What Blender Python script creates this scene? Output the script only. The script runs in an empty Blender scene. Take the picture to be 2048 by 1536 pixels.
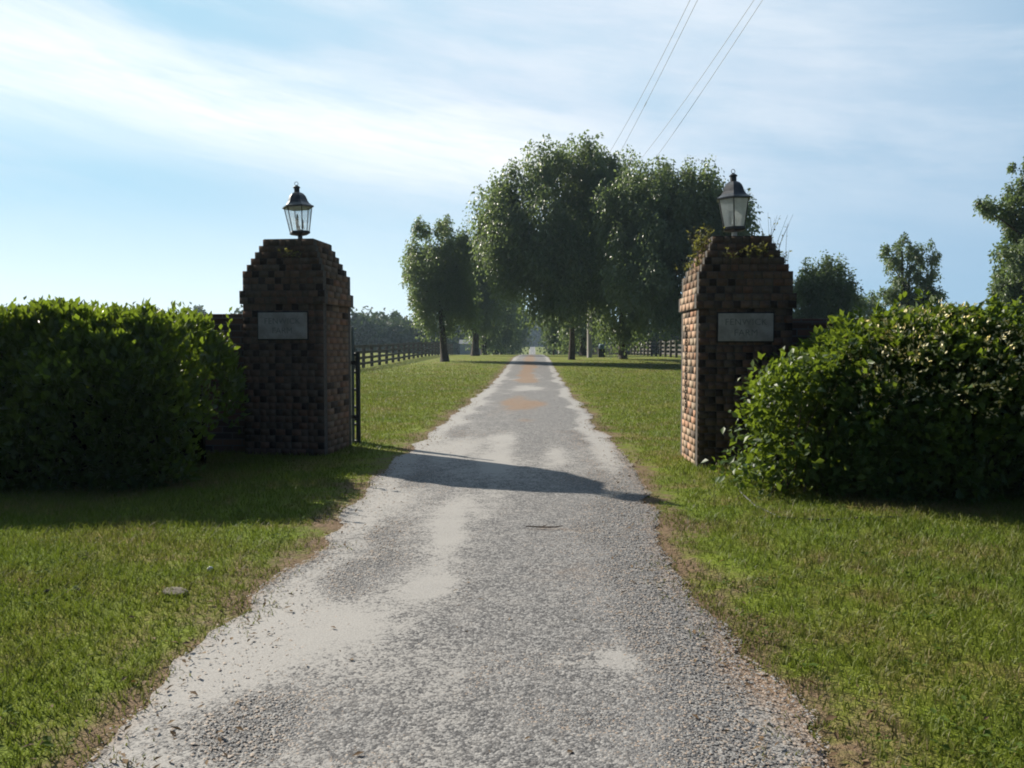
import bpy, math, random
import numpy as np
from mathutils import Vector, Matrix

rng = np.random.default_rng(11)
random.seed(5)
scene = bpy.context.scene
COL = scene.collection
R = math.radians

# ------------------------------------------------------------------ camera
F_PX = 1657.0
CAM_H = 1.10
PITCH, YAW = R(-2.453), R(1.417)
cam = bpy.data.cameras.new("camera")
cam.sensor_width = 36.0
cam.lens = F_PX / 2048 * 36.0
cam.clip_start, cam.clip_end = 0.05, 12000
cam_o = bpy.data.objects.new("camera", cam)
COL.objects.link(cam_o)
cam_o.location = (0, 0, CAM_H)
cam_o.rotation_euler = (R(90) + PITCH, 0, YAW)
scene.camera = cam_o
CAM_M = cam_o.rotation_euler.to_matrix()


def at(px, py, Y):
    """point of the place at distance Y along the drive, seen at photo pixel px, py"""
    d = CAM_M @ Vector(((px - 1024) / F_PX, (768 - py) / F_PX, -1.0))
    k = Y / d.y
    return Vector((d.x * k, Y, CAM_H + d.z * k))


# ------------------------------------------------------------------ helpers
def hash2(ix, iy, seed):
    n = (ix.astype(np.int64) * 374761393 + iy.astype(np.int64) * 668265263 + seed * 974711) & 0x7FFFFFFF
    n = ((n ^ (n >> 13)) * 1274126177) & 0x7FFFFFFF
    n = (n ^ (n >> 16)) & 0x7FFFFFFF
    return n / float(0x7FFFFFFF)


def vnoise(x, y, seed=0):
    x = np.asarray(x, float); y = np.asarray(y, float)
    ix, iy = np.floor(x), np.floor(y)
    fx, fy = x - ix, y - iy
    fx = fx * fx * (3 - 2 * fx); fy = fy * fy * (3 - 2 * fy)
    a = hash2(ix, iy, seed); b = hash2(ix + 1, iy, seed)
    c = hash2(ix, iy + 1, seed); d = hash2(ix + 1, iy + 1, seed)
    return (a * (1 - fx) + b * fx) * (1 - fy) + (c * (1 - fx) + d * fx) * fy


def fbm(x, y, seed=0, octv=4):
    s, a, t = 0.0, 1.0, 0.0
    for o in range(octv):
        s = s + a * vnoise(np.asarray(x) * 2 ** o, np.asarray(y) * 2 ** o, seed + o * 17)
        t += a; a *= 0.5
    return s / t


def sstep(a, b, x):
    t = np.clip((np.asarray(x, float) - a) / (b - a), 0, 1)
    return t * t * (3 - 2 * t)


def terrain(x, y):
    x = np.asarray(x, float); y = np.asarray(y, float)
    dip = 1 - 0.9 * sstep(9, 26, -x) - 0.5 * sstep(12, 40, x)
    lf = sstep(3.5, 9, -x)
    h = 0.45 * ((1 - lf) * sstep(24, 62, y) + lf * sstep(38, 80, y)) - 2.3 * dip * sstep(74, 285, y) + (2.3 * dip + 1.2) * sstep(300, 400, y) + 3.5 * sstep(400, 620, y)
    off = np.clip((np.abs(x + 0.18) - 1.25) / 0.8, 0, 1)
    h = h + off * 0.05 * (fbm(x * 0.5, y * 0.5, 3, 3) - 0.5) * np.clip(1.5 - y / 60, 0.2, 1)
    return h


def th(x, y):
    return float(terrain(np.array([x]), np.array([y]))[0])


def tag(o, label=None, cat=None, group=None, kind=None):
    if label: o["label"] = label
    if cat: o["category"] = cat
    if group: o["group"] = group
    if kind: o["kind"] = kind
    return o


def empty(name, loc=(0, 0, 0), rz=0.0):
    o = bpy.data.objects.new(name, None)
    o.empty_display_size = 0.2
    o.location = loc; o.rotation_euler = (0, 0, rz)
    COL.objects.link(o)
    return o


def mesh_np(name, verts, faces, mat=None, parent=None, attrs=None, smooth=False):
    """faces: list of integer arrays, each (n,k)"""
    verts = np.asarray(verts, np.float32).reshape(-1, 3)
    if isinstance(faces, np.ndarray): faces = [faces]
    loops = np.concatenate([f.ravel() for f in faces]).astype(np.int32)
    tot = np.concatenate([np.full(len(f), f.shape[1], np.int32) for f in faces])
    start = np.concatenate([[0], np.cumsum(tot)[:-1]]).astype(np.int32)
    me = bpy.data.meshes.new(name)
    me.vertices.add(len(verts)); me.vertices.foreach_set("co", verts.ravel())
    me.loops.add(len(loops)); me.loops.foreach_set("vertex_index", loops)
    me.polygons.add(len(tot)); me.polygons.foreach_set("loop_start", start)
    try: me.polygons.foreach_set("loop_total", tot)
    except Exception: pass
    me.update(calc_edges=True)
    if smooth: me.polygons.foreach_set("use_smooth", np.ones(len(tot), bool))
    for k, v in (attrs or {}).items():
        v = np.asarray(v, np.float32)
        if v.ndim == 2:
            a = me.attributes.new(k, "FLOAT_COLOR", "POINT")
            if v.shape[1] == 3: v = np.concatenate([v, np.ones((len(v), 1), np.float32)], 1)
            a.data.foreach_set("color", v.ravel())
        else:
            a = me.attributes.new(k, "FLOAT", "POINT"); a.data.foreach_set("value", v)
    if mat: me.materials.append(mat)
    o = bpy.data.objects.new(name, me)
    COL.objects.link(o)
    if parent: o.parent = parent
    return o


class MB:
    """collects simple shapes into one mesh"""
    def __init__(s): s.v = []; s.f = []; s.a = []
    def add(s, verts, faces, val=0.5):
        b = len(s.v)
        s.v += [tuple(map(float, p)) for p in verts]; s.a += [val] * len(verts)
        s.f += [tuple(i + b for i in f) for f in faces]
    def box(s, lo, hi, val=0.5, M=None):
        x0, y0, z0 = lo; x1, y1, z1 = hi
        v = [(x0, y0, z0), (x1, y0, z0), (x1, y1, z0), (x0, y1, z0), (x0, y0, z1), (x1, y0, z1), (x1, y1, z1), (x0, y1, z1)]
        if M is not None: v = [M @ Vector(p) for p in v]
        s.add(v, [(0, 3, 2, 1), (4, 5, 6, 7), (0, 1, 5, 4), (1, 2, 6, 5), (2, 3, 7, 6), (3, 0, 4, 7)], val)
    def tube(s, pts, radii, n=8, val=0.5, cap=True):
        pts = [Vector(p) for p in pts]
        if not hasattr(radii, "__len__"): radii = [radii] * len(pts)
        rings = []
        up = None
        for i, p in enumerate(pts):
            t = (pts[min(i + 1, len(pts) - 1)] - pts[max(i - 1, 0)])
            t.normalize()
            if up is None:
                up = Vector((0, 0, 1)) if abs(t.z) < 0.9 else Vector((1, 0, 0))
            a = t.cross(up); 
            if a.length < 1e-5: a = t.cross(Vector((0, 1, 0)))
            a.normalize(); b = a.cross(t); b.normalize(); up = b
            rings.append([p + (a * math.cos(2 * math.pi * k / n) + b * math.sin(2 * math.pi * k / n)) * radii[i] for k in range(n)])
        v = [q for r in rings for q in r]; f = []
        for i in range(len(rings) - 1):
            for k in range(n):
                k2 = (k + 1) % n
                f.append((i * n + k, i * n + k2, (i + 1) * n + k2, (i + 1) * n + k))
        if cap:
            f.append(tuple(range(n))); f.append(tuple((len(rings) - 1) * n + k for k in reversed(range(n))))
        s.add(v, f, val)
    def lathe(s, prof, n=24, center=(0, 0, 0), rot=0.0, val=0.5):
        """prof: (radius, z); flat sided when n is small"""
        v = []; f = []
        for r, z in prof:
            for k in range(n):
                a = 2 * math.pi * k / n + rot
                v.append((center[0] + r * math.cos(a), center[1] + r * math.sin(a), center[2] + z))
        for i in range(len(prof) - 1):
            for k in range(n):
                k2 = (k + 1) % n
                f.append((i * n + k, i * n + k2, (i + 1) * n + k2, (i + 1) * n + k))
        f.append(tuple(reversed(range(n)))); f.append(tuple((len(prof) - 1) * n + k for k in range(n)))
        s.add(v, f, val)
    def build(s, name, mat, parent=None, smooth=False, bevel=0.0):
        me = bpy.data.meshes.new(name)
        me.from_pydata(s.v, [], s.f); me.update()
        a = me.attributes.new("tint", "FLOAT", "POINT"); a.data.foreach_set("value", np.array(s.a, np.float32))
        if smooth: me.polygons.foreach_set("use_smooth", np.ones(len(me.polygons), bool))
        me.materials.append(mat)
        o = bpy.data.objects.new(name, me); COL.objects.link(o)
        if parent: o.parent = parent
        if bevel:
            m = o.modifiers.new("bevel", "BEVEL"); m.width = bevel; m.segments = 2; m.limit_method = "ANGLE"
        return o


# ------------------------------------------------------------------ materials
class NT:
    def __init__(s, tree): s.t = tree; s.n = tree.nodes; s.l = tree.links
    def new(s, typ, **kw):
        n = s.n.new(typ)
        for k, v in kw.items(): setattr(n, k, v)
        return n
    def put(s, sock, v):
        if isinstance(v, bpy.types.NodeSocket): s.l.new(v, sock)
        elif v is not None:
            if sock.type == "RGBA" and len(v) == 3: v = (*v, 1)
            sock.default_value = v
    def math(s, op, a, b=None, c=None, clamp=False):
        n = s.new("ShaderNodeMath", operation=op, use_clamp=clamp)
        s.put(n.inputs[0], a)
        if b is not None: s.put(n.inputs[1], b)
        if c is not None: s.put(n.inputs[2], c)
        return n.outputs[0]
    def mix(s, fac, a, b, blend="MIX"):
        n = s.new("ShaderNodeMix", data_type="RGBA", blend_type=blend)
        s.put(n.inputs[0], fac); s.put(n.inputs[6], a); s.put(n.inputs[7], b)
        return n.outputs[2]
    def sm(s, x, a, b):
        n = s.new("ShaderNodeMapRange", interpolation_type="SMOOTHSTEP")
        s.put(n.inputs[0], x); n.inputs[1].default_value = a; n.inputs[2].default_value = b
        return n.outputs[0]
    def lin(s, x, a, b, c, d):
        n = s.new("ShaderNodeMapRange")
        s.put(n.inputs[0], x); n.inputs[1].default_value = a; n.inputs[2].default_value = b
        n.inputs[3].default_value = c; n.inputs[4].default_value = d
        return n.outputs[0]
    def noise(s, vec, scale, detail=3, rough=0.55, dist=0.0):
        n = s.new("ShaderNodeTexNoise")
        n.inputs["Scale"].default_value = scale; n.inputs["Detail"].default_value = detail
        n.inputs["Roughness"].default_value = rough; n.inputs["Distortion"].default_value = dist
        if vec is not None: s.l.new(vec, n.inputs["Vector"])
        return n.outputs["Fac"]
    def obj(s): return s.new("ShaderNodeTexCoord").outputs["Object"]
    def pos(s): return s.new("ShaderNodeNewGeometry").outputs["Position"]
    def attr(s, name, out="Fac"): return s.new("ShaderNodeAttribute", attribute_name=name).outputs[out]
    def scale(s, vec, v):
        n = s.new("ShaderNodeVectorMath", operation="MULTIPLY")
        s.l.new(vec, n.inputs[0]); n.inputs[1].default_value = v
        return n.outputs[0]
    def bump(s, h, strength, dist=0.01):
        n = s.new("ShaderNodeBump"); n.inputs["Strength"].default_value = strength; n.inputs["Distance"].default_value = dist
        s.l.new(h, n.inputs["Height"]); return n.outputs[0]


def material(name, color=(0.5, 0.5, 0.5), rough=0.7, metal=0.0, spec=0.5):
    m = bpy.data.materials.new(name); m.use_nodes = True
    nt = NT(m.node_tree); b = m.node_tree.nodes["Principled BSDF"]
    b.inputs["Base Color"].default_value = (*color, 1)
    b.inputs["Roughness"].default_value = rough; b.inputs["Metallic"].default_value = metal
    b.inputs["Specular IOR Level"].default_value = spec
    return m, nt, b


def varied(name, c0, c1, scale=8, rough=0.7, metal=0.0, spec=0.4, bump=0.0, stretch=None):
    m, nt, b = material(name, c0, rough, metal, spec)
    v = nt.obj()
    if stretch: v = nt.scale(v, stretch)
    n = nt.noise(v, scale, 5, 0.6)
    nt.put(b.inputs["Base Color"], nt.mix(nt.sm(n, 0.3, 0.7), c0, c1))
    if bump: nt.put(b.inputs["Normal"], nt.bump(n, bump, 0.01))
    return m


def leaf_material(name, dark, light, trans=(0.2, 0.3, 0.03), tfac=0.35, rough=0.42, spec=0.5, patch=0.6):
    m, nt, b = material(name, dark, rough, 0, spec)
    t = nt.attr("tint")
    n = nt.noise(nt.pos(), patch, 2)
    k = nt.math("ADD", nt.math("MULTIPLY", t, 0.7), nt.math("MULTIPLY", nt.math("SUBTRACT", n, 0.5), 0.9), clamp=True)
    nt.put(b.inputs["Base Color"], nt.mix(k, dark, light))
    tr = nt.new("ShaderNodeBsdfTranslucent"); nt.put(tr.inputs[0], trans)
    mx = nt.new("ShaderNodeMixShader"); mx.inputs[0].default_value = tfac
    out = m.node_tree.nodes["Material Output"]
    nt.l.new(b.outputs[0], mx.inputs[1]); nt.l.new(tr.outputs[0], mx.inputs[2]); nt.l.new(mx.outputs[0], out.inputs[0])
    return m


ROAD_C = -0.20


def grass_color(nt, xy):
    """lawn colour at a place: greens, straw and bare verge beside the drive"""
    n1 = nt.noise(xy, 0.35, 3); n2 = nt.noise(xy, 1.7, 4, 0.6); n3 = nt.noise(xy, 7.0, 4, 0.65)
    g = nt.mix(nt.sm(n1, 0.35, 0.65), (0.128, 0.180, 0.021), (0.190, 0.225, 0.030))
    g = nt.mix(nt.math("MULTIPLY", nt.sm(n3, 0.42, 0.7), 0.5), g, (0.085, 0.118, 0.018))
    straw = nt.math("MULTIPLY", nt.sm(n2, 0.44, 0.66), nt.sm(n3, 0.30, 0.60))
    n5 = nt.noise(xy, 0.55, 2)
    straw = nt.math("MAXIMUM", straw, nt.math("MULTIPLY", nt.sm(n5, 0.56, 0.68), nt.sm(n3, 0.32, 0.52)))
    g = nt.mix(nt.math("MULTIPLY", straw, 0.8), g, (0.235, 0.165, 0.075))
    sx = nt.new("ShaderNodeSeparateXYZ"); nt.l.new(xy, sx.inputs[0])
    dx = nt.math("ABSOLUTE", nt.math("SUBTRACT", sx.outputs[0], ROAD_C))
    dd = nt.math("ADD", dx, nt.math("ADD", nt.math("MULTIPLY", nt.math("SUBTRACT", n2, 0.5), -0.9), nt.math("MULTIPLY", nt.math("SUBTRACT", n3, 0.5), -0.7)))
    dd = nt.math("SUBTRACT", dd, nt.lin(sx.outputs[1], 2.0, 8.0, -0.14, 0.02))
    dirt = nt.math("SUBTRACT", 1.0, nt.sm(dd, 1.06, 1.42))
    g = nt.mix(dirt, g, nt.mix(n3, (0.135, 0.090, 0.056), (0.24, 0.170, 0.113)))
    return g, n3, dirt


def make_grass_mats():
    m, nt, b = material("lawn_ground", rough=0.95, spec=0.1)
    xy = nt.scale(nt.pos(), (1, 1, 0))
    g, n3, dirt = grass_color(nt, xy)
    n4 = nt.noise(xy, 45, 3, 0.7)
    g = nt.mix(nt.math("MULTIPLY", nt.sm(n4, 0.45, 0.75), 0.40), g, (0.06, 0.065, 0.018))
    nt.put(b.inputs["Base Color"], g)
    hb = nt.math("ADD", nt.math("MULTIPLY", n4, 0.5), n3)
    nt.put(b.inputs["Normal"], nt.bump(hb, 0.7, 0.05))
    m2, nt, b = material("grass_blades", rough=0.55, spec=0.25)
    xy = nt.scale(nt.pos(), (1, 1, 0))
    g, n3, dirt = grass_color(nt, xy)
    t = nt.attr("tint")
    g = nt.mix(nt.math("MULTIPLY", nt.sm(t, 0.80, 1.0), 0.75), g, (0.30, 0.235, 0.12))
    g = nt.mix(nt.math("MULTIPLY", nt.math("SUBTRACT", 1.0, nt.sm(t, 0.0, 0.45)), 0.45), g, (0.075, 0.125, 0.018))
    g = nt.mix(1.0, g, (0.80, 0.80, 0.82), "MULTIPLY")
    nt.put(b.inputs["Base Color"], g)
    tr = nt.new("ShaderNodeBsdfTranslucent"); nt.put(tr.inputs[0], nt.mix(0.6, g, (0.20, 0.27, 0.03)))
    mx = nt.new("ShaderNodeMixShader"); mx.inputs[0].default_value = 0.35
    out = m2.node_tree.nodes["Material Output"]
    nt.l.new(b.outputs[0], mx.inputs[1]); nt.l.new(tr.outputs[0], mx.inputs[2]); nt.l.new(mx.outputs[0], out.inputs[0])
    return m, m2


M_GROUND, M_BLADE = make_grass_mats()


def make_road_mat():
    m, nt, b = material("gravel_drive", rough=0.85, spec=0.25)
    p = nt.scale(nt.pos(), (1, 1, 0))
    sand = nt.attr("sand"); brown = nt.attr("brown")
    vo = nt.new("ShaderNodeTexVoronoi"); vo.inputs["Scale"].default_value = 130; nt.l.new(p, vo.inputs["Vector"])
    vo2 = nt.new("ShaderNodeTexVoronoi"); vo2.inputs["Scale"].default_value = 75; nt.l.new(p, vo2.inputs["Vector"])
    sp = nt.new("ShaderNodeSeparateColor"); nt.l.new(vo.outputs["Color"], sp.inputs[0])
    sp2 = nt.new("ShaderNodeSeparateColor"); nt.l.new(vo2.outputs["Color"], sp2.inputs[0])
    n1 = nt.noise(p, 9, 5, 0.65); n2 = nt.noise(p, 150, 2)
    peb = nt.math("ADD", nt.math("MULTIPLY", sp.outputs[0], 0.55), nt.math("MULTIPLY", sp2.outputs[0], 0.45))
    grav = nt.mix(nt.sm(peb, 0.25, 0.90), (0.082, 0.080, 0.082), (0.33, 0.32, 0.31))
    grav = nt.mix(nt.math("MULTIPLY", nt.sm(n1, 0.45, 0.7), 0.35), grav, (0.36, 0.34, 0.32))
    snd = nt.mix(nt.sm(n2, 0.3, 0.7), (0.30, 0.287, 0.272), (0.42, 0.402, 0.38))
    sfac = nt.math("ADD", sand, nt.math("ADD", nt.math("MULTIPLY", nt.math("SUBTRACT", n1, 0.5), 1.3), nt.math("MULTIPLY", nt.math("SUBTRACT", peb, 0.5), 1.05)))
    c = nt.mix(nt.math("MULTIPLY", nt.sm(sfac, 0.15, 1.0), 0.9), grav, snd)
    bfac = nt.math("ADD", brown, nt.math("MULTIPLY", nt.math("SUBTRACT", n1, 0.5), 0.9))
    c = nt.mix(nt.math("MULTIPLY", nt.sm(bfac, 0.25, 0.95), 0.8), c, nt.mix(peb, (0.20, 0.122, 0.070), (0.32, 0.215, 0.14)))
    nt.put(b.inputs["Base Color"], c)
    h = nt.math("ADD", nt.math("MULTIPLY", vo.outputs["Distance"], -0.8), nt.math("MULTIPLY", vo2.outputs["Distance"], -0.6))
    h = nt.math("MULTIPLY", h, nt.math("SUBTRACT", 1.15, nt.sm(sfac, 0.35, 0.9)))
    nt.put(b.inputs["Normal"], nt.bump(h, 0.45, 0.006))
    m2, nt, b = material("gravel_stone", rough=0.7, spec=0.4)
    t = nt.attr("tint")
    rp = nt.new("ShaderNodeValToRGB"); nt.l.new(t, rp.inputs[0])
    e = rp.color_ramp.elements
    e[0].position = 0; e[0].color = (0.09, 0.09, 0.10, 1); e[1].position = 1; e[1].color = (0.62, 0.60, 0.57, 1)
    for ps, cl in ((0.45, (0.22, 0.215, 0.21, 1)), (0.75, (0.33, 0.32, 0.31, 1)), (0.88, (0.36, 0.27, 0.20, 1))):
        q = e.new(ps); q.color = cl
    nt.put(b.inputs["Base Color"], rp.outputs[0])
    return m, m2


M_ROAD, M_STONE = make_road_mat()


def make_brick_mats():
    m, nt, b = material("weathered_brick", rough=0.95, spec=0.08)
    c = nt.attr("col", "Color"); p = nt.obj()
    n = nt.noise(p, 14, 5, 0.65); n2 = nt.noise(p, 3.5, 4, 0.6); n3 = nt.noise(p, 90, 3, 0.7)
    c = nt.mix(nt.math("MULTIPLY", nt.sm(n, 0.45, 0.75), 0.35), c, (0.05, 0.04, 0.035))
    c = nt.mix(nt.math("MULTIPLY", nt.sm(n2, 0.52, 0.75), 0.45), c, (0.035, 0.036, 0.028))
    c = nt.mix(nt.math("MULTIPLY", nt.sm(n3, 0.4, 0.7), 0.2), c, (0.02, 0.015, 0.012))
    nt.put(b.inputs["Base Color"], c); nt.put(b.inputs["Normal"], nt.bump(nt.math("ADD", n3, n), 0.2, 0.004))
    m2 = varied("mortar", (0.050, 0.045, 0.040), (0.095, 0.085, 0.075), 30, 0.95, bump=0.4)
    m3, nt, b = material("wall_brick", rough=0.9, spec=0.2)
    bt = nt.new("ShaderNodeTexBrick"); p = nt.obj()
    cx = nt.new("ShaderNodeSeparateXYZ"); nt.l.new(p, cx.inputs[0]); cb = nt.new("ShaderNodeCombineXYZ")
    nt.l.new(nt.math("ADD", cx.outputs[0], cx.outputs[1]), cb.inputs[0]); nt.l.new(cx.outputs[2], cb.inputs[1]); nt.l.new(cb.outputs[0], bt.inputs["Vector"])
    bt.inputs["Scale"].default_value = 1; bt.inputs["Brick Width"].default_value = 0.21; bt.inputs["Row Height"].default_value = 0.0677
    bt.inputs["Mortar Size"].default_value = 0.006
    bt.inputs["Color1"].default_value = (0.20, 0.11, 0.075, 1); bt.inputs["Color2"].default_value = (0.06, 0.045, 0.04, 1)
    bt.inputs["Mortar"].default_value = (0.14, 0.13, 0.12, 1)
    nt.put(b.inputs["Base Color"], bt.outputs["Color"])
    return m, m2, m3


M_BRICK, M_MORTAR, M_WALL = make_brick_mats()
M_PLAQUE = varied("plaque_stone", (0.225, 0.21, 0.185), (0.345, 0.325, 0.29), 9, 0.8, bump=0.1)
M_LETTER = varied("carved_letter", (0.135, 0.13, 0.12), (0.20, 0.19, 0.175), 30, 0.9)
M_LAMP = varied("dark_bronze_metal", (0.030, 0.032, 0.036), (0.065, 0.062, 0.060), 25, 0.42, 0.5, 0.5)
M_LAMPROOF = varied("weathered_lamp_roof", (0.050, 0.055, 0.065), (0.12, 0.122, 0.13), 14, 0.40, 0.3, 0.6)
M_CANDLE = varied("candle_sleeve", (0.45, 0.43, 0.38), (0.6, 0.58, 0.52), 30, 0.6)
M_BULB, _nt, _b = material("bulb_glass", (0.30, 0.30, 0.30), 0.1)
M_STEM = varied("pale_lamp_stem", (0.45, 0.44, 0.42), (0.6, 0.59, 0.56), 20, 0.6)
M_FENCE = varied("weathered_fence_wood", (0.045, 0.038, 0.033), (0.095, 0.082, 0.070), 5, 0.85, bump=0.3, stretch=(1, 1, 1))
M_FENCE_G = varied("grey_fence_wood", (0.07, 0.064, 0.056), (0.14, 0.128, 0.112), 5, 0.85, bump=0.3)
M_BARK = varied("dark_bark", (0.030, 0.024, 0.018), (0.085, 0.066, 0.050), 6, 0.95, bump=0.8, stretch=(3, 3, 0.6))
M_POLE = varied("grey_pole_wood", (0.24, 0.22, 0.20), (0.40, 0.375, 0.345), 5, 0.9, bump=0.3, stretch=(4, 4, 0.3))
M_WIRE, _nt, _b = material("wire_metal", (0.55, 0.56, 0.60), 0.6, 0.0)
M_INSUL, _nt, _b = material("insulator_ceramic", (0.25, 0.22, 0.2), 0.3)
M_GATE = varied("dark_gate_paint", (0.008, 0.013, 0.015), (0.018, 0.027, 0.030), 12, 0.6, 0.0)
M_GPOST = varied("galvanised_post", (0.05, 0.085, 0.09), (0.09, 0.13, 0.135), 12, 0.6, 0.0)
M_CHAIN = varied("rusty_chain", (0.03, 0.025, 0.022), (0.075, 0.055, 0.045), 60, 0.6, 0.5)
M_TWIG = varied("twig_bark", (0.06, 0.042, 0.028), (0.13, 0.095, 0.065), 20, 0.9)
M_ROCK = varied("grey_rock", (0.085, 0.072, 0.055), (0.15, 0.13, 0.10), 18, 0.9, bump=0.6)
M_CLOD = varied("dark_soil_clod", (0.03, 0.024, 0.018), (0.07, 0.055, 0.04), 20, 0.95, bump=0.5)
M_PAPER = varied("crumpled_white", (0.55, 0.56, 0.55), (0.75, 0.76, 0.75), 20, 0.7)
M_SHED = varied("pale_siding", (0.45, 0.48, 0.50), (0.58, 0.60, 0.62), 4, 0.7)
M_SHEDROOF = varied("grey_roofing", (0.16, 0.17, 0.18), (0.24, 0.25, 0.26), 4, 0.6)
M_DARK, _nt, _b = material("dark_opening", (0.02, 0.02, 0.02), 0.9)
M_BLUE = varied("faded_blue_plastic", (0.05, 0.10, 0.14), (0.09, 0.15, 0.19), 6, 0.5)
M_CABLE, _nt, _b = material("grey_cable_rubber", (0.07, 0.07, 0.07), 0.6)

L_TREE = leaf_material("tree_leaf", (0.088, 0.130, 0.082), (0.175, 0.205, 0.112), (0.23, 0.31, 0.09), 0.40, 0.40, 0.45, 0.5)
L_TREE2 = leaf_material("pale_tree_leaf", (0.090, 0.140, 0.078), (0.170, 0.205, 0.110), (0.20, 0.28, 0.07), 0.36, 0.45, 0.4, 0.5)
L_FAR = leaf_material("far_tree_leaf", (0.035, 0.065, 0.036), (0.080, 0.110, 0.050), (0.10, 0.15, 0.04), 0.2, 0.6, 0.3, 0.08)
L_HEDGE = leaf_material("hedge_leaf", (0.010, 0.028, 0.009), (0.060, 0.108, 0.020), (0.27, 0.38, 0.03), 0.33, 0.42, 0.4, 1.2)
L_VINE = leaf_material("honeysuckle_leaf", (0.016, 0.050, 0.009), (0.120, 0.170, 0.030), (0.26, 0.36, 0.03), 0.30, 0.48, 0.35, 1.5)
L_WEED = leaf_material("weed_leaf", (0.060, 0.075, 0.020), (0.20, 0.19, 0.06), (0.28, 0.28, 0.06), 0.35, 0.5, 0.3, 2.0)
M_FLOWER, _nt, _b = material("honeysuckle_flower", (0.75, 0.70, 0.42), 0.6)
_nt.put(_b.inputs["Base Color"], _nt.mix(_nt.attr("tint"), (0.66, 0.54, 0.14), (0.74, 0.72, 0.50)))
M_CORE, _nt, _b = material("shrub_dark_core", (0.018, 0.020, 0.010), 1.0, 0, 0.0)  # dark colour of the cores added to stop light inside the hedges


def make_glass(name, o0, o1):
    m = bpy.data.materials.new(name); m.use_nodes = True
    nt = NT(m.node_tree); b = m.node_tree.nodes["Principled BSDF"]; out = m.node_tree.nodes["Material Output"]
    b.inputs["Base Color"].default_value = (0.75, 0.77, 0.78, 1); b.inputs["Roughness"].default_value = 0.25
    tl = nt.new("ShaderNodeBsdfTranslucent"); tl.inputs[0].default_value = (0.7, 0.72, 0.72, 1)
    t = nt.new("ShaderNodeBsdfTransparent"); t.inputs[0].default_value = (0.93, 0.95, 0.96, 1)
    m0 = nt.new("ShaderNodeMixShader"); m0.inputs[0].default_value = 0.6
    nt.l.new(b.outputs[0], m0.inputs[1]); nt.l.new(tl.outputs[0], m0.inputs[2])
    mx = nt.new("ShaderNodeMixShader")
    n = nt.noise(nt.obj(), 9, 4, 0.6)
    nt.put(mx.inputs[0], nt.lin(n, 0.3, 0.7, o0, o1))
    nt.l.new(t.outputs[0], mx.inputs[1]); nt.l.new(m0.outputs[0], mx.inputs[2]); nt.l.new(mx.outputs[0], out.inputs[0])
    return m


M_GLASS = make_glass("clear_lamp_glass", 0.08, 0.22)
M_GLASS2 = make_glass("cloudy_lamp_glass", 0.45, 0.75)

# ------------------------------------------------------------------ sun and sky
SUN_EL = R(31.0)
SUN_AZ = math.atan2(-3.37, 2.91)            # bearing of the sun, from +Y towards +X
to_sun = Vector((math.sin(SUN_AZ) * math.cos(SUN_EL), math.cos(SUN_AZ) * math.cos(SUN_EL), math.sin(SUN_EL)))
sun = bpy.data.lights.new("sun", "SUN")
sun.energy = 5.0; sun.angle = R(0.53); sun.color = (1.0, 0.92, 0.79)
sun_o = bpy.data.objects.new("sun", sun); COL.objects.link(sun_o)
sun_o.rotation_euler = (-to_sun).to_track_quat("-Z", "Y").to_euler()
sun_o.location = to_sun * 50


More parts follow.
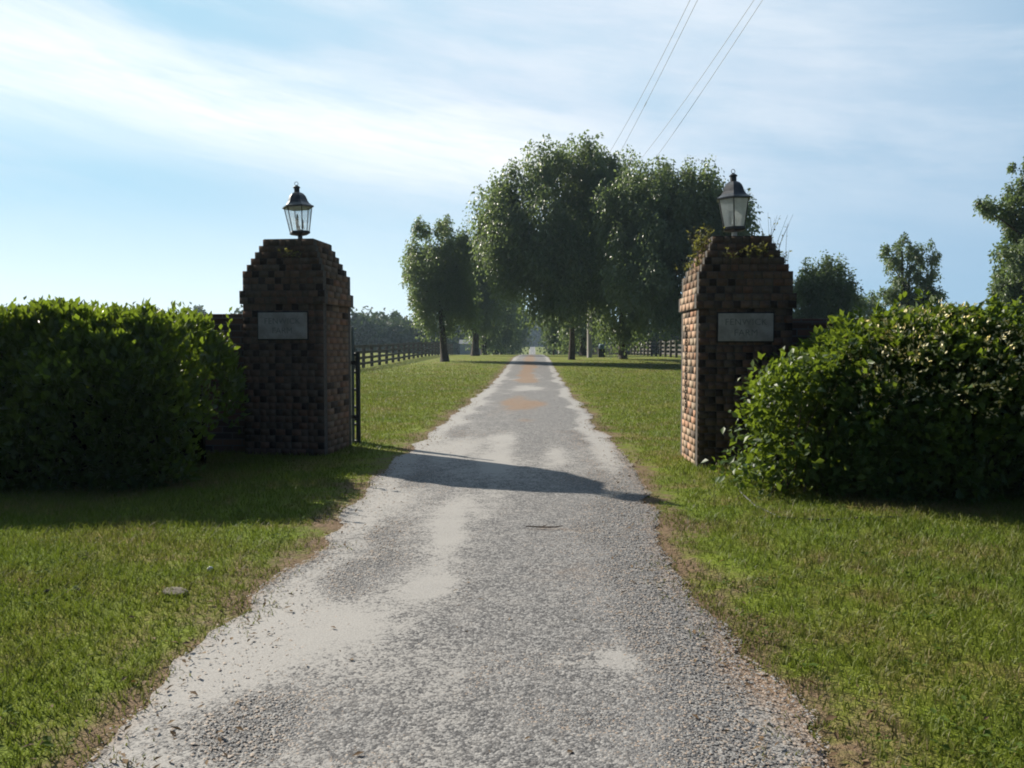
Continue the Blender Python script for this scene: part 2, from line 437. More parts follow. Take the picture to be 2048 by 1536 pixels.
def make_world():
    w = bpy.data.worlds.new("World"); scene.world = w; w.use_nodes = True
    nt = NT(w.node_tree); bg = w.node_tree.nodes["Background"]
    sky = nt.new("ShaderNodeTexSky"); sky.sky_type = "NISHITA"; sky.sun_disc = False
    sky.sun_elevation = SUN_EL; sky.sun_rotation = SUN_AZ
    sky.air_density = 0.55; sky.dust_density = 0.5; sky.ozone_density = 2.0; sky.altitude = 1500
    tc = nt.new("ShaderNodeTexCoord"); sp = nt.new("ShaderNodeSeparateXYZ"); nt.l.new(tc.outputs["Generated"], sp.inputs[0])
    u = nt.math("ARCTAN2", sp.outputs[0], sp.outputs[1]); v = nt.math("ARCSINE", sp.outputs[2])
    cb = nt.new("ShaderNodeCombineXYZ"); nt.put(cb.inputs[0], u); nt.put(cb.inputs[1], nt.math("ADD", v, nt.math("MULTIPLY", u, 0.16)))
    st = nt.scale(cb.outputs[0], (2.6, 11.0, 1.0))
    n1 = nt.noise(st, 1.3, 6, 0.58, 0.25); n2 = nt.noise(nt.scale(cb.outputs[0], (1.8, 4.0, 1)), 1.6, 5, 0.5, 0.2)
    n3 = nt.noise(nt.scale(cb.outputs[0], (3.2, 26.0, 1)), 2.2, 9, 0.68, 0.6)
    c = nt.math("SUBTRACT", 0.222, nt.math("MULTIPLY", u, 0.115))
    wd = nt.math("SUBTRACT", 0.056, nt.math("MULTIPLY", u, 0.040))
    t = nt.math("ABSOLUTE", nt.math("DIVIDE", nt.math("SUBTRACT", v, nt.math("ADD", c, nt.math("MULTIPLY", nt.math("SUBTRACT", n1, 0.5), 0.045))), wd))
    band = nt.math("SUBTRACT", 1.0, nt.sm(t, 0.05, 1.30))
    band = nt.math("MULTIPLY", band, nt.math("SUBTRACT", 1.0, nt.sm(u, -0.10, 0.26)))
    band = nt.math("MULTIPLY", band, nt.math("MULTIPLY", nt.lin(n1, 0.3, 0.6, 0.72, 1.0), nt.lin(n3, 0.3, 0.7, 0.62, 1.12)))
    au = nt.math("ABSOLUTE", nt.math("ADD", u, 0.16))
    front = nt.math("SUBTRACT", 1.0, nt.sm(au, 0.60, 1.30))
    veil = nt.math("MULTIPLY", nt.sm(n2, 0.12, 0.55), nt.math("SUBTRACT", 1.0, nt.sm(nt.math("ABSOLUTE", nt.math("SUBTRACT", u, 0.08)), 0.08, 0.58)))
    veil = nt.math("MULTIPLY", nt.math("MULTIPLY", veil, nt.lin(n3, 0.3, 0.7, 0.75, 1.1)), nt.sm(v, 0.02, 0.2), clamp=True)
    upper = nt.math("MULTIPLY", nt.math("MULTIPLY", nt.sm(n1, 0.40, 0.72), nt.math("MULTIPLY", nt.sm(v, 0.05, 0.34), front)), 0.55)
    low = nt.math("MULTIPLY", nt.math("SUBTRACT", 1.0, nt.sm(v, 0.0, 0.20)), nt.math("SUBTRACT", 1.0, nt.sm(nt.math("ABSOLUTE", nt.math("ADD", u, 0.55)), 0.25, 1.0)))
    # thin bright air towards the sun's side, clear blue away from it
    col = nt.mix(nt.math("MULTIPLY", front, 0.85), sky.outputs[0], nt.mix(nt.sm(u, -0.15, 0.5), (4.7, 9.3, 12.4), (5.2, 8.2, 11.0)))
    col = nt.mix(nt.math("MULTIPLY", nt.math("SUBTRACT", 1.0, nt.sm(u, -0.65, 0.2)), 0.25), col, (12.0, 14.2, 14.6))
    col = nt.mix(nt.math("MULTIPLY", veil, 0.78), col, (10.6, 11.6, 13.0))
    col = nt.mix(upper, col, (11.5, 12.4, 13.4))
    col = nt.mix(nt.math("MULTIPLY", low, 0.75), col, (14.0, 15.2, 15.2))
    col = nt.mix(nt.math("MULTIPLY", band, 0.76, clamp=True), col, (15.2, 15.4, 15.3))
    back = nt.math("SUBTRACT", 1.0, nt.sm(nt.math("ABSOLUTE", u), 1.2, 1.9))
    col = nt.mix(back, sky.outputs[0], col)
    nt.l.new(col, bg.inputs[0]); bg.inputs[1].default_value = 0.05


make_world()
scene.view_settings.view_transform = "Standard"
scene.view_settings.look = "None"
scene.view_settings.exposure = 0.62
scene.view_settings.gamma = 1.0
scene.render.engine = "CYCLES"
scene.cycles.use_denoising = True
try: scene.cycles.denoiser = "OPENIMAGEDENOISE"
except Exception: pass
scene.cycles.max_bounces = 6
scene.cycles.transparent_max_bounces = 12
scene.cycles.filter_width = 1.9

# ------------------------------------------------------------------ ground
def grid_axis(segs):
    out = [segs[0][0]]
    for a, b, st in segs:
        n = max(1, int(round((b - a) / st)))
        out += list(np.linspace(a, b, n + 1)[1:])
    return np.array(out)


gx = grid_axis([(-2400, -1500, 450), (-1500, -300, 200), (-300, -60, 20), (-60, -14, 2), (-14, 14, 0.28), (14, 60, 2), (60, 300, 20), (300, 1500, 200), (1500, 2400, 450)])
gy = grid_axis([(-200, -20, 30), (-20, -4, 2), (-4, 14, 0.28), (14, 30, 0.8), (30, 100, 1.0), (100, 420, 4), (420, 700, 20), (700, 1500, 100), (1500, 2400, 450)])
GX, GY = np.meshgrid(gx, gy)
GZ = terrain(GX, GY)
nx, ny = len(gx), len(gy)
idx = np.arange(nx * ny).reshape(ny, nx)
F = np.stack([idx[:-1, :-1], idx[:-1, 1:], idx[1:, 1:], idx[1:, :-1]], -1).reshape(-1, 4)
g = mesh_np("ground", np.stack([GX, GY, GZ], -1).reshape(-1, 3), F, M_GROUND, smooth=True)
tag(g, "sunlit mown lawn and pasture stretching to the distant trees", "ground", kind="structure")

# drive
EDGE_D = [-6, 2.2, 4.5, 7.7, 25, 60, 900]
EDGE_L = [-1.10, -1.14, -1.22, -1.34, -1.26, -1.32, -1.35]
EDGE_R = [0.72, 0.74, 0.76, 0.91, 0.99, 1.18, 1.25]


def road_edges(y):
    w = np.interp(y, [0, 12, 60], [0.20, 0.16, 0.12])
    l = np.interp(y, EDGE_D, EDGE_L) + w * (fbm(y * 1.6, y * 0 + 3.3, 5, 6) - 0.5) * 1.8 + 0.07 * (fbm(y * 13, y * 0 + 1.3, 7, 3) - 0.5)
    r = np.interp(y, EDGE_D, EDGE_R) + w * (fbm(y * 1.6, y * 0 + 9.1, 6, 6) - 0.5) * 1.8 + 0.07 * (fbm(y * 13, y * 0 + 5.3, 8, 3) - 0.5)
    return l, r


ry = grid_axis([(-6, 0, 0.25), (0, 13, 0.035), (13, 30, 0.12), (30, 100, 0.5), (100, 420, 4), (420, 640, 20)])
s = np.linspace(0, 1, 58)
rl, rr = road_edges(ry)
RX = rl[:, None] + (rr - rl)[:, None] * s[None, :]
RY = np.repeat(ry[:, None], len(s), 1)
RZ = terrain(np.full_like(RX, ROAD_C), RY) + 0.006 + 0.010 * np.sin(np.pi * s)[None, :] + np.clip(RY - 30, 0, 600) * 0.00012
RZ += 0.012 * (fbm(RX * 2.5, RY * 2.5, 40, 3) - 0.5) * np.sin(np.pi * s)[None, :]


def blob(x, y, cx, cy, rx, ry_):
    return np.exp(-(((x - cx) / rx) ** 2 + ((y - cy) / ry_) ** 2))


def sand_map(x, y, l, r):
    q = (fbm(x * 1.1 + 7, y * 0.55, 51, 5) - 0.50) * 1.9 + (fbm(x * 3.2, y * 1.5, 52, 4) - 0.5) * 1.0 + 0.12
    wob = 0.18 * (fbm(x * 0 + 1.5, y * 0.9, 55, 3) - 0.5)
    xx = x + wob
    L_, R_ = l + 0.12, r - 0.14
    far = sstep(6.0, 8.0, y)
    # packed sand: left wheel track swinging out to the edge, edge strips, centre ridge
    for (cx, cy, rx, ry_, am) in ((-0.50, 4.6, 0.11, 0.75, .8), (-0.52, 3.68, 0.19, 0.26, .9), (-0.76, 3.18, 0.22, 0.30, 1.0), (-0.95, 2.80, 0.22, 0.26, .9), (-0.28, 2.55, 0.13, 0.45, .5),
                                  (0.29, 2.88, 0.055, 0.16, .8), (0.66, 2.35, 0.10, 0.25, .6), (0.0, 2.85, 0.40, 0.10, .45), (-0.95, 5.6, 0.16, 0.5, .5), (-0.55, 5.7, 0.10, 0.6, .5),
                                  (-0.30, 9.0, 0.17, 2.4, 1.1), (-0.80, 9.5, 0.28, 2.8, .9), (0.27, 8.6, 0.13, 1.0, .8), (-0.2, 22.5, 0.55, 1.6, 1.3)):
        q = q + am * blob(xx, y, cx, cy, rx, ry_)
    q = q + 0.75 * np.exp(-((xx - L_) / 0.15) ** 2) + 1.25 * np.exp(-((R_ - xx) / 0.14) ** 2) * far + 0.5 * np.exp(-((xx - L_) / 0.2) ** 2) * far
    # loose dark gravel
    for (cx, cy, rx, ry_, am) in ((-0.62, 2.33, 0.36, 0.20, 1.0), (0.30, 2.32, 0.33, 0.26, .9), (0.20, 3.38, 0.55, 0.30, .75), (-0.86, 4.0, 0.20, 0.36, 1.0), (0.25, 4.6, 0.45, 0.8, .5), (-0.85, 4.9, 0.2, 0.3, .4), (-0.95, 7.0, 0.25, 0.8, .45)):
        q = q - am * blob(xx, y, cx, cy, rx, ry_)
    q = q - 0.35 * np.exp(-((xx - 0.45) / 0.25) ** 2) * sstep(9, 14, y)
    return q


sand = sand_map(RX, RY, rl[:, None], rr[:, None])
BX = RX + 0.5 * (fbm(RX * 1.5, RY * 0.5, 58, 4) - 0.5); BY = RY + 5.0 * (fbm(RX * 1.3 + 4, RY * 0.4, 59, 4) - 0.5)
brown = 0.95 * blob(BX, BY, -0.22, 17.0, 0.42, 2.6) + 0.30 * blob(RX, RY, 0.15, 4.0, 0.42, 0.32) + 0.38 * blob(RX, RY, 0.22, 4.95, 0.35, 0.10) + 0.4 * blob(RX, RY, -0.1, 12.5, 0.2, 0.4)
brown += 0.95 * np.exp(-((BX + 0.18) / 0.36) ** 2) * sstep(24, 28, BY) * (1 - sstep(75, 90, RY))
brown = brown * (0.85 + 0.9 * fbm(RX * 4, RY * 0.8, 57, 4)) 
brown += 0.55 * np.exp(-((rr[:, None] - RX) / 0.10) ** 2) + 0.45 * np.exp(-((RX - rl[:, None]) / 0.07) ** 2)
brown += 0.6 * blob(RX, RY, 0.72, 2.75, 0.16, 0.38)
idx = np.arange(RX.size).reshape(RX.shape)
F = np.stack([idx[:-1, :-1], idx[:-1, 1:], idx[1:, 1:], idx[1:, :-1]], -1).reshape(-1, 4)
road = mesh_np("driveway", np.stack([RX, RY, RZ], -1).reshape(-1, 3), F, M_ROAD, attrs={"sand": sand.ravel(), "brown": brown.ravel()}, smooth=True)
tag(road, "long straight pale gravel drive with sandy and brown patches", "driveway", kind="structure")


def road_z(x, y):
    return terrain(np.full_like(x, ROAD_C), y) + 0.012


# loose gravel
def gravel():
    n = 110000
    y = 1.7 + (11 - 1.7) * rng.random(n * 2) ** 1.9
    l, r = road_edges(y)
    x = l - 0.02 + (r - l + 0.04) * rng.random(n * 2)
    sd = sand_map(x, y, l, r)
    keep = rng.random(n * 2) > sstep(-0.1, 0.7, sd) * 0.93
    x, y, sd = x[keep][:n], y[keep][:n], sd[keep][:n]; n = len(x)
    z = road_z(x, y)
    size = (0.0019 + 0.0036 * rng.random(n) ** 2.5) * (1 + y * 0.05)
    base = np.array([(1, 0, 0), (0.3, 0.95, 0), (-0.8, 0.6, 0), (-0.8, -0.6, 0), (0.3, -0.95, 0), (0.15, 0.1, 0.55)])
    a = rng.random(n) * 6.28
    ca, sa = np.cos(a), np.sin(a)
    V = base[None] * (0.7 + 0.6 * rng.random((n, 6, 1))) * size[:, None, None]
    vx = V[..., 0] * ca[:, None] - V[..., 1] * sa[:, None]; vy = V[..., 0] * sa[:, None] + V[..., 1] * ca[:, None]
    P = np.stack([vx + x[:, None], vy + y[:, None], V[..., 2] + z[:, None]], -1)
    f = np.array([(0, 1, 5), (1, 2, 5), (2, 3, 5), (3, 4, 5), (4, 0, 5)])
    Fc = (f[None] + (np.arange(n) * 6)[:, None, None]).reshape(-1, 3)
    t = np.repeat(np.clip(rng.random(n) + 0.35 * sstep(-0.1, 0.5, sd), 0, 0.9), 6)
    o = mesh_np("gravel", P.reshape(-1, 3), Fc, M_STONE, attrs={"tint": t})
    tag(o, "loose grey and white gravel stones scattered over the drive", "gravel", kind="stuff")


gravel()


# ------------------------------------------------------------------ grass blades
PILLAR_L = (-2.512, 8.88, R(-6.0)); PILLAR_R = (1.955, 8.11, R(0.0))


def blades(x, y, z, h, w, lean, tint):
    n = len(x)
    a = rng.random(n) * 6.2832; b = rng.random(n) * 6.2832
    ex, ey = np.cos(a) * w / 2, np.sin(a) * w / 2
    lx, ly = np.cos(b) * lean * h, np.sin(b) * lean * h
    P = np.empty((n, 5, 3))
    P[:, 0] = np.stack([x - ex, y - ey, z - 0.004], 1); P[:, 1] = np.stack([x + ex, y + ey, z - 0.004], 1)
    P[:, 2] = np.stack([x + ex * .75 + lx * .35, y + ey * .75 + ly * .35, z + h * .6], 1); P[:, 3] = np.stack([x - ex * .75 + lx * .35, y - ey * .75 + ly * .35, z + h * .6], 1)
    P[:, 4] = np.stack([x + lx, y + ly, z + h], 1)
    q = np.arange(n)[:, None] * 5
    return P.reshape(-1, 3), [q + np.array([[0, 1, 2, 3]]), q + np.array([[3, 2, 4]])], np.repeat(tint, 5)


def grass():
    N = 700000
    # density falls with distance
    u = rng.random(N)
    d0, d1, e = 1.7, 62.0, 0.36
    y = (d0 ** e + u * (d1 ** e - d0 ** e)) ** (1 / e)
    half = 0.68 * y + 1.3
    x = (rng.random(N) * 2 - 1) * half
    l, r = road_edges(y)
    n2 = fbm(x * 1.9, y * 1.9, 61, 4); n3 = fbm(x * 6, y * 6, 62, 3)
    dist = np.maximum(l - x, x - r)                    # >0 outside the drive
    p = sstep(-0.12, 0.33, dist + (n2 - 0.5) * 0.7 + (n3 - 0.5) * 0.4) * np.clip(0.45 + 1.1 * n3, 0, 1)
    p = np.where(dist < 0, p * 0.5 * (dist > -0.16), p)
    keep = rng.random(N) < p * (1 - sstep(16, 58, y))
    for (px, py, _) in (PILLAR_L, PILLAR_R):
        keep &= ~((np.abs(x - px) < 0.43) & (np.abs(y - py) < 0.43))
    x, y, n2, dist = x[keep], y[keep], n2[keep], dist[keep]
    n = len(x)
    tall = np.clip(1 - np.hypot(x - PILLAR_R[0], y - 7.65) / 0.9, 0, 1)
    tall = np.maximum(tall, np.clip(1 - np.abs(y - 6.1) / 0.3, 0, 1) * (x > 1.9) * 0.8)
    h = (0.014 + 0.024 * rng.random(n) + 0.022 * n2) * (0.55 + 0.5 * np.clip(dist, 0, 1)) * (1 + 1.2 * tall * rng.random(n)) * (1 + np.clip(y - 10, 0, 20) * 0.02)
    w = (0.0026 + 0.0024 * rng.random(n)) * (1 + 0.11 * y)
    t = rng.random(n)
    P, Fs, T = blades(x, y, terrain(x, y), h, w, 0.3 + 0.9 * rng.random(n), t)
    o = mesh_np("grass", P, Fs, M_BLADE, attrs={"tint": T})
    tag(o, "short green and straw coloured lawn grass beside the drive", "grass", kind="stuff")


grass()


# ------------------------------------------------------------------ leaves
def unit(v):
    return v / np.maximum(np.linalg.norm(v, axis=-1, keepdims=True), 1e-9)


def leaves(P, D, N, L, W, tint):
    """two-triangle folded leaves; P base, D along, N face normal"""
    n = len(P)
    D = unit(D); S = unit(np.cross(D, N)); N = np.cross(S, D)
    L = np.asarray(L).reshape(-1, 1); W = np.asarray(W).reshape(-1, 1)
    V = np.empty((n, 4, 3))
    V[:, 0] = P; V[:, 1] = P + D * L * .45 + S * W * .5 + N * W * .14
    V[:, 2] = P + D * L - N * L * .10; V[:, 3] = P + D * L * .45 - S * W * .5 + N * W * .14
    q = np.arange(n)[:, None] * 4
    Fc = np.concatenate([q + np.array([[0, 1, 2]]), q + np.array([[0, 2, 3]])], 0)
    return V.reshape(-1, 3), Fc, np.repeat(tint, 4)


def crown_points(lobes, n_clump, per, clump_r, stretch=1.5, inner=0.25, seed=0, droop=0.5):
    """lobes: (cx,cy,cz,rx,ry,rz). Clumps sit near the lobes' surfaces, leaves within clumps."""
    r = np.random.default_rng(seed)
    vol = np.array([l[3] * l[4] + l[3] * l[5] + l[4] * l[5] for l in lobes]); vol = vol / vol.sum()
    which = r.choice(len(lobes), n_clump, p=vol)
    lb = np.array(lobes)[which]
    d = unit(r.normal(size=(n_clump, 3)))
    rad = np.where(r.random(n_clump) < inner, 0.25 + 0.45 * r.random(n_clump), 0.72 + 0.34 * r.random(n_clump))
    C = lb[:, :3] + d * lb[:, 3:] * rad[:, None]
    cs = clump_r * (0.6 + 0.8 * r.random(n_clump))
    k = np.repeat(np.arange(n_clump), per)
    n = len(k)
    off = unit(r.normal(size=(n, 3))) * (0.95 * r.random((n, 1)) ** 0.6)
    cone = np.clip(0.5 - off[:, 2] * 0.55, 0.12, 1)
    off[:, :2] *= (0.45 + 0.9 * cone)[:, None]
    off[:, 2] *= stretch
    P = C[k] + off * cs[k][:, None]
    out = unit(d[k] * 0.6 + off * 0.8 + r.normal(size=(n, 3)) * 0.35)
    D = unit(out * 0.55 + r.normal(size=(n, 3)) * 0.4 + np.array([0, 0, -droop]))
    N = unit(out + r.normal(size=(n, 3)) * 0.6 + np.array([0, 0, 0.35]))
    ct = r.random(n_clump)
    tint = np.clip(0.6 * r.random(n) + 0.4 * ct[k], 0, 1)
    return P, D, N, tint, C


def limbs_mesh(mb, base, top, r0, targets, seed):
    r = random.Random(seed)
    b, t = Vector(base), Vector(top)
    pts = []; rad = []
    for i in range(9):
        f = i / 8
        p = b.lerp(t, f) + Vector((r.uniform(-1, 1), r.uniform(-1, 1), 0)) * 0.12 * f * (1 - f) * 4
        pts.append(p); rad.append(r0 * (1.35 if i == 0 else 1.0) * (1 - 0.78 * f))
    mb.tube(pts, rad, 12)
    for c in targets:
        c = Vector(c)
        f = r.uniform(0.22, 0.75)
        s0 = b.lerp(t, f)
        mid = s0.lerp(c, 0.5) + Vector((0, 0, 0.06 * (c - s0).length))
        mb.tube([s0, s0.lerp(mid, 0.5), mid, mid.lerp(c, 0.5), c], [r0 * (1 - 0.75 * f) * 0.55, r0 * 0.28, r0 * 0.2, r0 * 0.12, r0 * 0.05], 6)


def tree(name, base, lobes, trunk_r, n_clump, per, clump_r, leaf, mat, label, group=None, seed=1, stretch=1.5, inner=0.25, droop=0.5, nlimb=14):
    bx, by = base
    bz = th(bx, by)
    root = empty(name, (bx, by, bz))
    lob = [(l[0] - bx, l[1] - by, l[2] - bz, l[3], l[4], l[5]) for l in lobes]
    P, D, N, t, C = crown_points(lob, n_clump, per, clump_r, stretch, inner, seed, droop)
    r = np.random.default_rng(seed + 500)
    L = leaf * (0.65 + 0.7 * r.random(len(P)))
    V, Fc, T = leaves(P, D, N, L, L * 0.62, t)
    mesh_np("crown", V, Fc, mat, root, {"tint": T})
    top = max(lob, key=lambda l: l[2] + l[5])
    mb = MB()
    tg = [tuple(C[i]) for i in r.choice(len(C), min(nlimb, len(C)), replace=False)]
    limbs_mesh(mb, (0, 0, -0.15), (top[0] * 0.8, top[1] * 0.8, top[2] + top[5] * 0.35), trunk_r, tg, seed)
    mb.build("trunk", M_BARK, root, smooth=True)
    tag(root, label, "tree", group)
    return root


def lobe(px, py, Y, rpx, rpy, depth=None):
    """a crown lobe centred at photo pixel px,py, distance Y, with its half sizes as seen"""
    c = at(px, py, Y)
    k = Y / F_PX
    return (c.x, c.y, c.z, rpx * k, (depth if depth else rpx * k), rpy * k)


AV = "trees lining the drive"
# big pair on the right of the drive
tree("shade_tree", (at(1143, 700, 53).x, 53), [lobe(1110, 430, 48, 108, 118), lobe(1015, 475, 47, 58, 82), lobe(1195, 420, 49, 62, 92), lobe(1120, 540, 47, 95, 88), lobe(1005, 425, 48, 46, 42), lobe(1180, 545, 48, 62, 72), lobe(1012, 525, 48, 48, 56), lobe(1155, 345, 49, 60, 46), lobe(1085, 570, 48, 55, 60)],
     0.18, 270, 330, 0.95, 0.19, L_TREE, "tallest broad dark tree arching over the right side of the drive behind the grey pole", AV, 21, 1.45, 0.2, 0.9)
tree("shade_tree", (at(1246, 700, 55).x, 55), [lobe(1240, 450, 54, 80, 108), lobe(1250, 590, 54, 80, 78), lobe(1205, 500, 53, 60, 120), lobe(1225, 390, 52, 55, 60), lobe(1290, 600, 54, 70, 60)],
     0.26, 150, 330, 0.95, 0.19, L_TREE, "dark tree with a thick trunk standing between the grey pole and the right brick pillar", AV, 22, 1.45, 0.2, 0.9)
tree("shade_tree", (at(1385, 700, 44).x, 44), [lobe(1340, 445, 44, 105, 100), lobe(1285, 500, 43, 68, 105), lobe(1440, 500, 44, 80, 105), lobe(1340, 575, 43, 110, 85), lobe(1295, 412, 44, 66, 68), lobe(1490, 490, 45, 42, 66), lobe(1395, 415, 44, 50, 70), lobe(1250, 440, 44, 48, 80), lobe(1460, 580, 45, 60, 60)],
     0.30, 260, 330, 0.86, 0.175, L_TREE, "large dark tree whose crown rises behind the right pillar's lantern", AV, 23, 1.45, 0.2, 0.9)
# left row
tree("shade_tree", (at(890, 700, 51).x, 51), [lobe(876, 520, 51, 62, 76), lobe(880, 600, 51, 54, 58), lobe(858, 560, 51, 48, 55), lobe(912, 545, 51, 44, 80), lobe(925, 600, 51, 34, 50)],
     0.24, 150, 300, 0.66, 0.15, L_TREE, "rounded tree with a bare dark trunk, nearest of the row on the drive's left", AV, 24, 1.45, 0.2, 0.9)
tree("shade_tree", (at(950, 700, 74).x, 74), [lobe(950, 560, 74, 46, 82), lobe(962, 610, 74, 40, 56), lobe(930, 590, 74, 40, 66), lobe(972, 560, 74, 30, 50)],
     0.34, 260, 150, 0.56, 0.18, L_TREE, "dark tree directly behind the nearest round tree left of the drive", AV, 25, 1.45, 0.2, 0.9)
row = [(968, 88, 590, 34, 72), (992, 108, 612, 36, 66), (1004, 132, 622, 34, 62), (1016, 165, 640, 30, 50)]
words = ["second", "third", "fourth", "fifth", "sixth", "seventh"]
for i, (px, Y, py, rx, rz) in enumerate(row):
    tree("shade_tree", (at(px, 700, Y).x, Y), [lobe(px + 4, py, Y, rx, rz), lobe(px + 10, py + 18, Y, rx * .8, rz * .7), lobe(px - 2, 664, Y, rx * .9, 26)],
         0.3, 110, 110, 0.013 * Y, 0.0032 * Y, L_TREE, f"dark avenue tree left of the drive, {words[i]} behind the nearest round tree" if i else "dark tree whose slim trunk stands just right of the thick one, left of the drive", AV, 40 + i, 1.5, 0.3, nlimb=6)
row = [(1166, 74, 600, 50, 62), (1142, 95, 612, 42, 62), (1126, 125, 632, 28, 50), (1114, 165, 648, 20, 40)]
for i, (px, Y, py, rx, rz) in enumerate(row):
    tree("shade_tree", (at(px, 700, Y).x, Y), [lobe(px, py, Y, rx, rz), lobe(px - 4, py + 16, Y, rx * .8, rz * .7), lobe(px + 6, 662, Y, rx * .95, 28)],
         0.3, 110, 110, 0.013 * Y, 0.0032 * Y, L_TREE, f"dark avenue tree right of the drive, {['first', 'second', 'third', 'fourth'][i]} one beyond the grey pole", AV, 60 + i, 1.5, 0.3, nlimb=6)
tree("sapling", (at(1108, 700, 86).x, 86), [lobe(1106, 662, 86, 15, 24), lobe(1112, 680, 86, 10, 12)], 0.07, 40, 90, 0.5, 0.16, L_TREE2,
     "pale green sapling on a thin trunk right of the far drive", None, 71, 1.5, 0.4, nlimb=5)
# pasture trees on the right
tree("pasture_tree", (at(1645, 700, 46).x, 46), [lobe(1650, 575, 46, 56, 50), lobe(1620, 610, 46, 42, 62), lobe(1690, 605, 46, 30, 46), lobe(1645, 650, 46, 55, 40)],
     0.25, 230, 140, 0.42, 0.15, L_TREE2, "low rounded tree showing just right of the right brick pillar", "trees in the right pasture", 81, 1.9, 0.25)
tree("pasture_tree", (at(1815, 700, 52).x, 52), [lobe(1800, 515, 52, 34, 36), lobe(1850, 520, 52, 24, 34), lobe(1785, 512, 52, 24, 22), lobe(1815, 580, 52, 40, 36), lobe(1845, 590, 52, 34, 26), lobe(1790, 615, 52, 34, 36), lobe(1855, 545, 52, 22, 16), lobe(1765, 588, 52, 26, 7), lobe(1850, 615, 52, 34, 30)],
     0.22, 150, 110, 0.36, 0.15, L_TREE2, "open airy tree with sky gaps above the flowering hedge", "trees in the right pasture", 82, 1.2, 0.15, nlimb=26)
tree("pasture_tree", (at(2110, 700, 34).x, 34), [lobe(2085, 400, 34, 64, 108), lobe(2030, 420, 34, 34, 34), lobe(1985, 412, 34, 30, 12), lobe(2050, 520, 34, 52, 72), lobe(2040, 600, 34, 48, 40), lobe(2020, 575, 34, 30, 34), lobe(2130, 520, 34, 90, 130)],
     0.24, 330, 130, 0.34, 0.13, L_TREE2, "tall tree cut off by the right edge of the photo", "trees in the right pasture", 83, 1.3, 0.2, nlimb=24)
tree("pasture_tree", (at(1728, 700, 90).x, 90), [lobe(1728, 610, 90, 26, 16), lobe(1728, 640, 90, 30, 30)],
     0.2, 60, 90, 0.6, 0.22, L_TREE2, "small far tree between the rounded tree and the airy tree", "trees in the right pasture", 84, 1.2, 0.2, nlimb=5)


# far woods: masses of crowns
def wood(name, spans, label, seed):
    r = np.random.default_rng(seed)
    Vs, Fs, Ts, b = [], [], [], 0
    for (x0, x1, Y, ytop, n) in spans:
        lob = []
        for i in range(n):
            px = x0 + (x1 - x0) * (i + r.uniform(.2, .8)) / n
            YY = Y * r.uniform(.93, 1.07)
            tp = ytop + r.uniform(-8, 10)
            c = at(px, tp, YY); gz = th(c.x, YY)
            hgt = max(c.z - gz, 2.0)
            rx = hgt * r.uniform(.45, .75)
            lob.append((c.x, YY, gz + hgt * .50, rx, rx, hgt * .50))
            lob.append((c.x + r.uniform(-1, 1) * rx, YY, gz + hgt * .30, rx, rx, hgt * .32))
        per = 60
        P, D, N, t, C = crown_points(lob, 70 * n, per, 0.0095 * Y, 1.1, 0.3, seed, 0.3)
        L = 0.0050 * Y * (0.6 + 0.7 * r.random(len(P)))
        V, Fc, T = leaves(P, D, N, L, L * .7, t)
        Vs.append(V); Fs.append(Fc + b); Ts.append(T); b += len(V)
    o = mesh_np(name, np.concatenate(Vs), np.concatenate(Fs), L_FAR, None, {"tint": np.concatenate(Ts)})
    tag(o, label, "woods", kind="stuff")


wood("woodland", [(-900, 480, 170, 624, 26), (690, 850, 150, 632, 6), (830, 1000, 190, 640, 6)], "distant wood along the field's far edge left of the drive", 91)
wood("woodland", [(1270, 1440, 120, 652, 7), (1150, 1320, 160, 655, 6), (1560, 1760, 130, 640, 6), (1760, 2900, 150, 650, 22)], "distant wood beyond the right pasture fence", 92)
wood("woodland", [(980, 1170, 470, 640, 9)], "far wood closing the end of the drive", 93)


# ------------------------------------------------------------------ hedges
def hedge_surface(x0, x1, yc, a, H, capL, capR, n, seed, depth_in=0.22, hfun=None, shape_seed=None):
    ss_ = shape_seed or seed
    r = np.random.default_rng(seed)
    x = x0 + (x1 - x0) * r.random(n)
    ph = np.where(r.random(n) < 0.55, np.arcsin(np.clip(r.random(n), 0, 1) ** 1.61), np.pi * (0.25 + 0.58 * r.random(n)))
    sc = np.ones(n)
    if capL: sc = np.minimum(sc, np.sqrt(np.clip(1 - np.clip((x0 + capL - x) / capL, 0, 1) ** 2.2, 0.0, 1)))
    if capR: sc = np.minimum(sc, np.sqrt(np.clip(1 - np.clip((x - x1 + capR) / capR, 0, 1) ** 2.2, 0.0, 1)))
    nz = fbm(x * 1.5, ph * 2.2, ss_, 4) - 0.5
    nz2 = fbm(x * 5, ph * 7, ss_ + 3, 2) - 0.5
    k = 1 + 0.36 * nz + 0.16 * nz2
    hh = H if hfun is None else hfun(x)
    cy = np.cos(ph); sz = np.sin(ph)
    ex = 0.62
    yy = -np.sign(cy) * np.abs(cy) ** ex * a * k * (0.35 + 0.65 * sc)
    zz = sz ** ex * hh * (1 + 0.5 * (k - 1)) * (0.30 + 0.70 * sc)
    out = np.stack([np.zeros(n), -np.sign(cy) * np.abs(cy) ** 1.2, sz], 1)
    if capL: out[:, 0] -= np.clip((x0 + capL - x) / capL, 0, 1) ** 1.5 * 1.3
    if capR: out[:, 0] += np.clip((x - x1 + capR) / capR, 0, 1) ** 1.5 * 1.3
    out = unit(out)
    P = np.stack([x, yc + yy, zz], 1)
    P -= out * (r.exponential(depth_in * 0.45, n))[:, None]
    P += r.normal(size=(n, 3)) * 0.02
    P[:, 2] = np.maximum(P[:, 2], 0.02)
    return P, out, r


